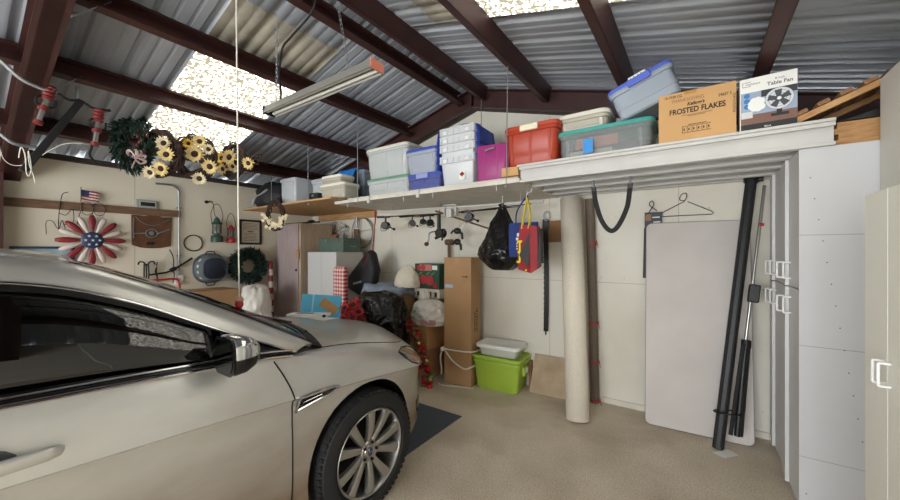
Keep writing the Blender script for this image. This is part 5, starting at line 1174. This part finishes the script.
# black pouch on red cord, gingham
tr_ = T('triangular_bag', 'black triangular nylon bag hanging on a red cord next to the white cabinet', 'bag', (-3.95, 3.52, .90))
po_ = [(.13,.68),(-.40,.20),(-.37,.12),(-.04,0.0),(.17,.02),(.27,.40),(.19,.65)]
rows = []
for y, k_ in ((-.09,.80),(-.075,.92),(-.03,1),(.03,1),(.075,.92),(.09,.80)): rows.append([(x*k_+.02*(1-k_), y*.9, z*k_+.35*(1-k_)) for x, z in po_])
MB().loft(rows).build('body', m_nylon, tr_, smooth=45, bevel=.01)
for a, b_ in (((.155,-.01,.63),(.235,0,1.22)),((.165,.01,.63),(.215,0,1.22))): MB().tube([a, b_], .0055, 6).build('cord', mat('red cord', (150,40,56), .6), tr_)
MB().tube(catmull([(.16,-.075,.62),(.12,-.085,.52),(.08,-.088,.44)],4), .005, 6).build('zip', mat('red cord', (176,40,60)), tr_)
zs_ = MB(); rnd = random.Random(3)
for i in range(7): zs_.box(-.16+.026*i,-.16+.026*i+.018,-.0835,-.081,.175+.006*i,.205+.006*i)
zs_.build('logo_print', mat('print light grey', (190,190,192), .6), tr_, smooth=0)
def gingham():
    m = mat('red gingham', (190,42,48), .8); N, L, b = nodes_of(m); g = N.new('ShaderNodeTexCoord'); sp = N.new('ShaderNodeSeparateXYZ'); L.new(g.outputs['Object'], sp.inputs[0])
    fs = []
    for ax in ('X', 'Z'):
        q = math_node(N, L, 'FRACT', math_node(N, L, 'MULTIPLY', sp.outputs[ax], 19)); fs.append(math_node(N, L, 'LESS_THAN', q, .5))
    s = math_node(N, L, 'MULTIPLY', math_node(N, L, 'ADD', fs[0], fs[1]), .5)
    r = N.new('ShaderNodeMix'); r.data_type = 'RGBA'; L.new(s, r.inputs[0]); r.inputs[6].default_value = (*lin((226,210,204)),1); r.inputs[7].default_value = (*lin((172,28,38)),1); L.new(r.outputs[2], b.inputs['Base Color']); return m
MB().rr([(0,.12,.045,.03),(1.30,.12,.045,.03),(1.345,.10,.03,.02)]).build('gingham_bundle', gingham(), loc=(-4.05, 3.17, .001), tag=('red and white gingham bundle standing by the white cabinet side', 'cloth'))
# poinsettias and ribbon garland
m_poin = mat('poinsettia red', (176,30,36), .6, 0, .25, 30); m_leafg = mat('dark leaf green', (48,74,48), .6)
pt = T('poinsettia_bush', 'bunch of red artificial poinsettias poking up behind the car hood', 'flowers', (-3.22, 2.67, .001))
MB().lathe([(.11,0),(.15,.28),(.16,.28),(.16,.31),(.14,.31),(.13,.27)],20).build('pot', mat('terracotta', (150,90,62), .8), pt); stems = MB(); rnd = random.Random(12); lf = MB()
flw = []
for i in range(14):
    a = 2*PI*i/14*2.4; r_ = .03+.11*math.sqrt(i/14); p = Vector((r_*math.cos(a), r_*math.sin(a)*.8, 1.0-1.2*r_+rnd.uniform(-.08,.06))); flw.append(p); stems.tube([(0,0,.25), p*.5+Vector((0,0,.2)), p], .006, 5)
    for k_ in range(7):
        d = Vector((rnd.uniform(-1,1), rnd.uniform(-1,1), rnd.uniform(-.6,.3))).normalized()*.09; s = d.orthogonal().normalized()*.025; c = p+Vector((0,0,-.04-.03*k_)); lf.add([c, c+d*.5+s, c+d, c+d*.5-s], [(0,1,2,3)])
stems.build('stems', m_leafg, pt); lf.build('leaves', m_leafg, pt, smooth=0)
for i, p in enumerate(flw): blossom(pt, p, .075, 300+i, m_poin, face=(p.x*3+.2, p.y*3-.5, .5), n=7, nm='poinsettia')
gd = T('ribbon_garland', 'red and green ribbon garland with baubles trailing down the carton by the headlamp', 'garland', (-2.70, 3.22, .66))
gp = [Vector((-.10,.03,.0)),Vector((-.03,-.0,-.06)),Vector((.03,-.01,-.14)),Vector((.08,.0,-.24)),Vector((.13,.01,-.36)),Vector((.15,.02,-.48)),Vector((.17,.03,-.60)),Vector((.15,.04,-.655))]
cpts = catmull(gp, 5); MB().tube(cpts, .010, 6).build('cord', m_leafg, gd); rnd = random.Random(21)
for i, p in enumerate(cpts[::2]):
    q = p+Vector((rnd.uniform(-.03,.03), -.04, rnd.uniform(-.02,.02))); m = MB()
    for k_ in range(6):
        a = rnd.random()*6.28; c = Vector((math.cos(a)*.055, -.012+rnd.uniform(-.03,.02), math.sin(a)*.055)); m.tube([q, q+c+Vector((-c.z,-.02,c.x))*.4, q+c*1.25, q+c*.4], [.004,.026,.024,.004], 6, flat=.3)
    m.build('ribbon_bow', (m_poin, mat('ribbon green', (70,128,80), .4), m_poin)[i % 3], gd, smooth=60)
    if i % 2: MB().ball(q+Vector((.04,-.02,-.03)),.032,12,8).build('bauble', mat('gold bauble', (206,170,110), .2, .8) if i % 4 == 1 else mat('red bauble', (190,30,36), .15, .4), gd)
# tall carton with cord
tl = carton('tallest brown carton tied with white cord standing beside the green tote', -2.48, -2.13, 3.44, 3.70, 0, 1.485, m_card, rz=.12, tape='y')
ar = MB().box(.06,.12,-.1312,-.13,1.26,1.268); ar.add([(.115,-.1312,1.25),(.135,-.1312,1.264),(.115,-.1312,1.278)],[(0,1,2)]); ar.build('printed_arrow', m_ink, tl, smooth=0)
MB().box(-.17,-.06,-.1315,-.13,1.13,1.17).build('blue_label', mat('pale blue label', (172,186,204), .6), tl, smooth=0)
pj_ = MB(); rnd = random.Random(31)
for k_ in range(2):
    z = .62
    for i in range(9): h_ = rnd.uniform(.012,.03); pj_.box(.1752,.1765,-.04+.06*k_,-.04+.06*k_+.022+.012*rnd.random(),z,z+h_); z += h_+.010
pj_.build('printed_lettering', m_ink, tl, smooth=0)
cd = MB(); rc = lambda z, dz=0: [(sx*.182, sy*.137, z+dz*sx) for sx, sy in ((-1,-1),(1,-1),(1,1),(-1,1))]
cd.tube(catmull(rc(.41), 4, True), .008, 6, closed=True); cd.tube(catmull([(-.185,-.14,.42),(-.05,-.15,.28),(.10,-.15,.21),(.185,-.13,.24),(.19,.0,.23)],6), .010, 6)
cd.tube(catmull([(-.185,-.14,.42),(-.215,-.15,.30),(-.20,-.15,.16),(-.21,-.14,.10)],6), .010, 6).ball((-.19,-.15,.40),(.025,.02,.03),10,6)
cd.build('cord', m_rope, loc=(-2.305, 3.57, 0), rot=(0,0,.12), tag=('white cord wound round the tallest carton', 'cord')) 
MB().tube(catmull([(-2.50,3.36,.008),(-2.44,3.33,.008),(-2.30,3.37,.008),(-2.16,3.42,.008),(-2.09,3.44,.008),(-2.10,3.50,.008)],6), .006, 6).build('white_string', m_rope, tag=('white cord curling on the floor at the foot of the tallest carton', 'cord'))
# green tote and white bin
m_lime = mat('lime green plastic', (160,188,66), .45)
gt = T('green_tote', 'lime green storage tote on the concrete floor under a white bin', 'tote', (-1.85, 3.70, .001), .065)
b_ = MB().rr([(0,.235,.155,.05),(.012,.245,.165,.05),(.30,.275,.19,.05),(.302,.285,.20,.05),(.335,.285,.20,.05),(.337,.277,.192,.05),(.35,.277,.192,.05),(.352,.268,.184,.05),(.02,.24,.16,.05)], 5)
b_.build('body', m_lime, gt, smooth=35)
MB().rr([(.346,.295,.208,.06),(.372,.295,.208,.06),(.380,.288,.202,.06),(.380,.268,.182,.05),(.366,.26,.175,.05)], 5).build('lid', m_lime, gt, smooth=35)
MB().cbox((.284,.0,.23),(.03,.13,.10)).build('handle', m_lime, gt, bevel=.008); MB().cbox((.301,.0,.24),(.003,.07,.055)).build('sticker', m_paper, gt, smooth=0)
gw = T('white_bin', 'low grey white bin with white lid stacked on the lime green tote', 'bin', (-1.85, 3.70, .372), .065)
MB().rr([(0,.205,.125,.05),(.01,.215,.135,.05),(.10,.235,.15,.05),(.103,.24,.155,.05)], 5).build('body', mat('pale grey bin', (214,214,204), .4, trans=.1), gw, smooth=35)
MB().rr([(.096,.262,.172,.06),(.125,.262,.172,.06),(.132,.255,.165,.06),(.132,.225,.135,.05),(.125,.215,.125,.05)], 5).build('lid', m_white, gw, smooth=35)
# plywood offcut
po_ = T('plywood_offcut', 'stained plywood offcut leaning on the wall between the green tote and the carpet roll', 'board', (-1.31, 3.735, .001), .0, rot=(-.42,0,0))
MB().box(-.215,.215,-.006,.006,0,.42).build('board', mat('stained plywood', (188,168,140), .7, 0, 0, 5, rgb2=(166,142,114), bump=.1), po_, smooth=0)
MB().box(-1.585,-1.555,3.86,3.915,0,.30).build('brick_brown_block', m_card_dk, smooth=0, tag=('narrow red brown block on the floor behind the green tote', 'block')) 
# carpets
def carpet_mat(n_, c, c2):
    m = mat(n_, c, .95, 0, 0, 150, rgb2=c2, bump=.35, bscale=160); return m
m_cream = carpet_mat('cream carpet', (236,227,211), (212,202,186)); m_cback = carpet_mat('grey carpet backing', (150,146,142), (124,120,116)); m_brown = carpet_mat('brown grey carpet', (128,114,100), (96,84,74))
cr0, cr1 = Vector((-.905,3.37,.001)), Vector((-1.075,3.735,2.10)); dcr = cr1-cr0
cro = T('carpet_roll', 'thick cream carpet roll standing upright against the shelf edge', 'carpet', cr0, 0, rot=(Vector((0,0,1)).rotation_difference(dcr.normalized())).to_euler())
Lc = dcr.length
def spiral(r0, r1, turns, z0, z1, n=120):
    o_ = []; i_ = []
    for i in range(n+1):
        a = 2*PI*turns*i/n; r = r0+(r1-r0)*i/n; o_.append((r*math.cos(a), r*math.sin(a)))
    return o_
sp_ = spiral(.025,.106,5.0,0,Lc)
MB().loft([[(x,y,.0) for x, y in sp_],[(x*1.01,y*.97,Lc*.5) for x, y in sp_],[(x,y,Lc) for x, y in sp_]], closed=False).build('roll', [m_cream], cro, smooth=50, solid=.011)
sp2 = [(x*.97, y*.97) for x, y in spiral(.023,.104,5.0,0,Lc)]
MB().loft([[(x,y,.002) for x, y in sp2],[(x,y,Lc-.002) for x, y in sp2]], closed=False).build('backing', m_cback, cro, smooth=50, solid=.006)
b2 = T('carpet_roll', 'slim brown grey carpet roll standing behind the thick cream roll', 'carpet', (-.865,3.86,.001), 0, rot=(0,-.02,0))
MB().tube([(0,0,0),(.0,0,1.0),(-.01,0,2.10)], [.046,.044,.046], 16).build('roll', m_brown, b2)
for z in (.02,.055+.35,.80,1.62): 
    MB().cyl((-.0,0,z),(0,0,z+.018),.0475,16).build('tie', m_red, b2); MB().tube([(.035,-.03,z+.01),(.06,-.045,z+.04),(.075,-.05,z-.03)], [.008,.014,.004], 6, flat=.4).build('tie_end', m_red, b2)
# folding table leaning on the wall
ta = T('folding_table', 'long grey white folding table leaning upright on the back wall', 'table', (-.005, 3.655, .001), .06, rot=(-.113,0,.05))
m_tt = mat('speckled table plastic', (202,195,190), .5, 0, 0, 2.5, rgb2=(192,185,180)); m_te = mat('grey table edge', (120,118,120), .5)
MB().rr([(-.385+.0,.0,0,0)] if False else [(0,.383,.915,.05),(.036,.383,.915,.05)], 5, M=TR(0,.02,.918) @ RX(PI/2) @ TR(0,0,-.018)).build('tabletop', m_te, ta, smooth=40)
MB().rr([(0,.380,.912,.05),(.006,.377,.909,.048)], 5, M=TR(0,.02,.918) @ RX(PI/2) @ TR(0,0,.0185)).build('top_face', m_tt, ta, smooth=40)
for x in (-.30,.30): MB().tube(catmull([(x,.046,.25),(x,.046,.9),(x*.9,.046,.95)],4), .008, 8).build('leg', m_steel, ta)
MB().cbox((.34,-.006,1.80),(.05,.004,.03)).build('green_tag', mat('green tag', (92,150,70), .6), ta, smooth=0)
# hanging case and coat hanger
hc = T('hacksaw_pack', 'long black carded tool hung on the wall behind the folding table edge', 'tool', (-.36, 3.896, 1.30))
MB().box(-.055,.09,-.012,.012,.47,.63).build('card', mat('black printed card', (34,42,50), .5), hc, smooth=0, bevel=.003); MB().box(-.048,-.0,-.0135,-.012,.55,.61).build('orange_print', mat('dull orange print', (146,100,60), .5), hc, smooth=0); MB().box(.02,.075,-.0135,-.012,.53,.54).box(.01,.07,-.0135,-.012,.575,.585).build('white_print', m_paper, hc, smooth=0)
MB().loft([[(-.055+.025*q,-.014,.50-.48*q),(-.005+.015*q,-.014,.50-.48*q),(-.005+.015*q,.010,.50-.48*q),(-.055+.025*q,.010,.50-.48*q)] for q in (0,-.02,1)] if False else [[(-.060,-.014,.48),(-.005,-.014,.48),(-.005,.01,.48),(-.060,.01,.48)],[(-.070,-.014,.0),(-.030,-.014,.0),(-.030,.01,.0),(-.070,.01,.0)]]).build('blade_sleeve', mat('dark maroon sleeve', (52,36,38), .6), hc, smooth=0)
MB().tube(catmull([(-.02,-.005,.63),(.02,-.005,.70),(.005,-.005,.74),(-.015,-.005,.70),(.05,-.005,.64)],5), .004, 6).build('wire_hook', m_iron, hc); MB().cyl((.003,-.012,.74),(.003,.024,.74),.005,6).build('nail', m_steel, hc)
MB().tube(catmull([(.006,0,.155),(-.03,0,.165),(-.02,0,.21),(.015,0,.225),(.022,0,.19),(.005,0,.15)],5) + [Vector((-.19,0,.045)), Vector((-.205,0,.02)), Vector((.21,0,.02)), Vector((.22,0,.03)), Vector((.20,0,.05)), Vector((.03,0,.145))], .0035, 6).build('coat_hanger', m_iron, loc=(-.10, 3.90, 1.865), tag=('wire coat hanger on the wall above the folding table', 'hanger'))
# projector screen
s0, s1 = Vector((.135,3.50,.001)), Vector((.365,3.80,2.14)); ds = s1-s0
pj2 = T('projector_screen', 'long black folded tripod projector screen leaning between the table and the cabinets', 'screen', s0, 0, rot=(Vector((0,0,1)).rotation_difference(ds.normalized())).to_euler())
Ls = ds.length
MB().tube([(0,0,0),(0,0,Ls)], .039, 6).build('case', m_black, pj2, smooth=0, bevel=.004)
MB().tube([(-.026,-.035,.03),(-.026,-.035,Ls-.03)], .008, 6).tube([(.015,-.039,.03),(.015,-.039,Ls-.03)], .006, 6).build('case_rib', m_rubber, pj2)
MB().tube([(0,0,Ls-.02),(0,0,Ls+.012)], .050, 12).tube([(0,0,Ls-.0),(.075,0,Ls+.01)], .022, 8).build('top_cap', m_black, pj2)
MB().tube([(.085,-.02,.75),(.085,-.02,Ls-.05)], .011, 10).build('extension_tube', m_alu, pj2)
MB().tube([(.10,-.045,.15),(.085,-.045,.85)], .020, 10).build('leg', m_black, pj2); MB().tube([(.06,-.065,.15),(.07,-.065,.85)], .014, 8).build('leg', m_rubber, pj2); MB().tube([(.125,-.02,.15),(.105,-.02,.85)], .014, 8).build('leg', m_black, pj2)
MB().tube([(.09,-.04,.82),(.088,-.03,.88)], .032, 10).build('collar', m_black, pj2); MB().cbox((.10,-.02,1.25),(.07,.05,.14)).build('clamp', m_black, pj2, bevel=.008); MB().tube([(.08,-.03,1.80),(.11,-.03,1.80)], .012, 8).build('red_knob', m_red, pj2)
MB().tube([(math.cos(a)*.09+.035, math.sin(a)*.075-.015, .30+.02*math.cos(a)) for a in [2*PI*i/20 for i in range(20)]], .006, 6, closed=True).build('tie_wire', m_iron, pj2)
MB().add([(.10,3.41,.004),(.17,3.36,.004),(.26,3.47,.005),(.20,3.53,.004)],[(0,1,2,3)]).build('paper_tag', m_paper, smooth=0, solid=.0015, tag=('small white paper tag on the floor at the foot of the projector screen', 'paper'))
# mat under the nose of the car
MB().box(-3.30,-1.815,1.75,2.80,.0005,.009).build('floor_mat', mat('blue grey needle felt', (84,92,104), .95, 0, .3, 150, bump=.5, bscale=200), smooth=0, tag=('dark blue grey mat on the floor under the car nose', 'mat'))
# ================================================================ cabinets on the partition side
def dhandle(parent, x, y, z, out=-.035, h=.10, r=.006):
    """white D handle, standing out along -x"""
    return MB().tube(catmull([(x,y,z-h/2),(x+out*.9,y,z-h/2),(x+out,y,z-h/2+.012),(x+out,y,z+h/2-.012),(x+out*.9,y,z+h/2),(x,y,z+h/2)], 4), r, 8).build('handle', m_white, parent)
def cab(lab, x, y0, y1, zt, split, grp=None, hz_=None):
    t = T('storage_cabinet', lab, 'cabinet', (x, (y0+y1)/2, 0), 0, grp); w = y1-y0; ym = 0
    MB().box(.022, .80-x+.32 if x < .5 and y1 > 2.8 else .285, -w/2, w/2, 0, zt).build('body', m_white_lam, t, smooth=0, bevel=.002)
    zs = ((.06, split-.003), (split+.003, zt-.004)) if split else ((.06, zt-.004),)
    for k_, (z0, z1) in enumerate(zs):
        for s in (-1, 1):
            ya, yb_ = (-w/2+.002, -.0015) if s < 0 else (.0015, w/2-.002)
            d = MB().box(0, .020, ya-(yb_ if s > 0 else ya), yb_-(yb_ if s > 0 else ya), z0, z1).build('door', m_white_lam, t, loc=(0, yb_ if s > 0 else ya, 0), rot=(0, 0, -.075 if s > 0 else (.0 if k_ else .0)), smooth=0, bevel=.002)
            hz0 = (z1-.115 if k_ == 0 else z0+.10) if split else .95
            dhandle(d, .0, s*.045-(yb_ if s > 0 else ya), hz0)
    return t
cab('white four-door cabinet nearest the camera side, bare end panel with seams', .49, 2.872, 3.41, 2.15, 1.33)
cab('white four-door cabinet in the corner behind the projector screen', .492, 3.412, 3.90, 2.15, 1.33)
# bare end panel of the near cabinet: thin sheet with joints
ep = [o for o in bpy.data.objects if o.get('label', '').startswith('white four-door cabinet nearest')][0]
MB().box(.0, .63, -.273, -.2695, 0, 2.148).build('end_panel', seam_lines(mat('bare end panel', (198,198,200), .5, 0, .02, 3), [('Z', 0, 1.648), ('Z', 0, 1.005), ('Z', 0, .36)], .004, .62), ep, smooth=0)
sc = MB(); rnd = random.Random(14)
for i in range(16): sc.tube([(rnd.uniform(.02,.30), -.2745, rnd.uniform(.1,2.1)), ]*1+[(0,0,0)] if False else [(x_, -.2728, z_) if k_ == 0 else (x_, -.2742, z_) for k_ in (0,1) for x_, z_ in [(.03+.27*((i*37) % 16)/16, .15+1.95*((i*11) % 16)/16)]], .0035, 8)
sc.build('screw_heads', mat('dark screw', (90,86,84), .5, .5), ep, smooth=0)
c2 = T('storage_cabinet', 'shorter ivory cabinet with white handles beside the ivory partition', 'cabinet', (.50, 1.73, 0))
MB().box(.021,.297,-.19,.19,0,1.757).build('body', m_cream_lam, c2, smooth=0, bevel=.003)
for s in (-1, 1):
    ya, yb_ = (-.188,-.0015) if s < 0 else (.0015,.188)
    d = MB().box(0,.020,ya,yb_,.05,1.755).build('door', m_cream_lam, c2, smooth=0, bevel=.002); dhandle(d, 0, s*.022+.0, 1.16+.0, out=-.026, h=.072, r=.0042)
MB().box(.505,.615,2.89,2.99,2.1505,2.168).build('wood_block', m_wood, smooth=0, bevel=.002, tag=('thin wood spacer on the tall cabinet below the channel shelf', 'block')) 
# ---------------------------------------------------------------- camera and light
th = math.atan(247/355)
cam = bpy.data.cameras.new('camera'); co = bpy.data.objects.new('camera', cam); COL.objects.link(co)
co.location = (0, 0, 1.55); co.rotation_euler = (PI/2, 0, th)
cam.sensor_width = 36; cam.lens = 36*355/900; cam.shift_y = 2/900; cam.clip_start = .02
S.camera = co
S.cycles.diffuse_bounces = 8; S.cycles.max_bounces = 16
w = bpy.data.worlds.new('world'); S.world = w; w.use_nodes = True
bg = w.node_tree.nodes['Background']; bg.inputs[0].default_value = (.93,.97,1.0,1); bg.inputs[1].default_value = WORLD_E if 'WORLD_E' in globals() else 11.0
pl = bpy.data.lights.new('garage door opening', 'AREA'); pl.shape = 'RECTANGLE'; pl.size = 5.6; pl.size_y = 2.35
po = bpy.data.objects.new('garage_door_opening', pl); COL.objects.link(po); po.location = (-2.2, YF-.02, 1.18); po.rotation_euler = (PI/2, 0, 0)
pl.cycles.is_portal = True
S.view_settings.view_transform = 'Standard'; S.view_settings.look = 'None'; S.view_settings.gamma = 1; S.view_settings.use_curve_mapping = False
S.view_settings.exposure = EXPO if 'EXPO' in globals() else 0.14
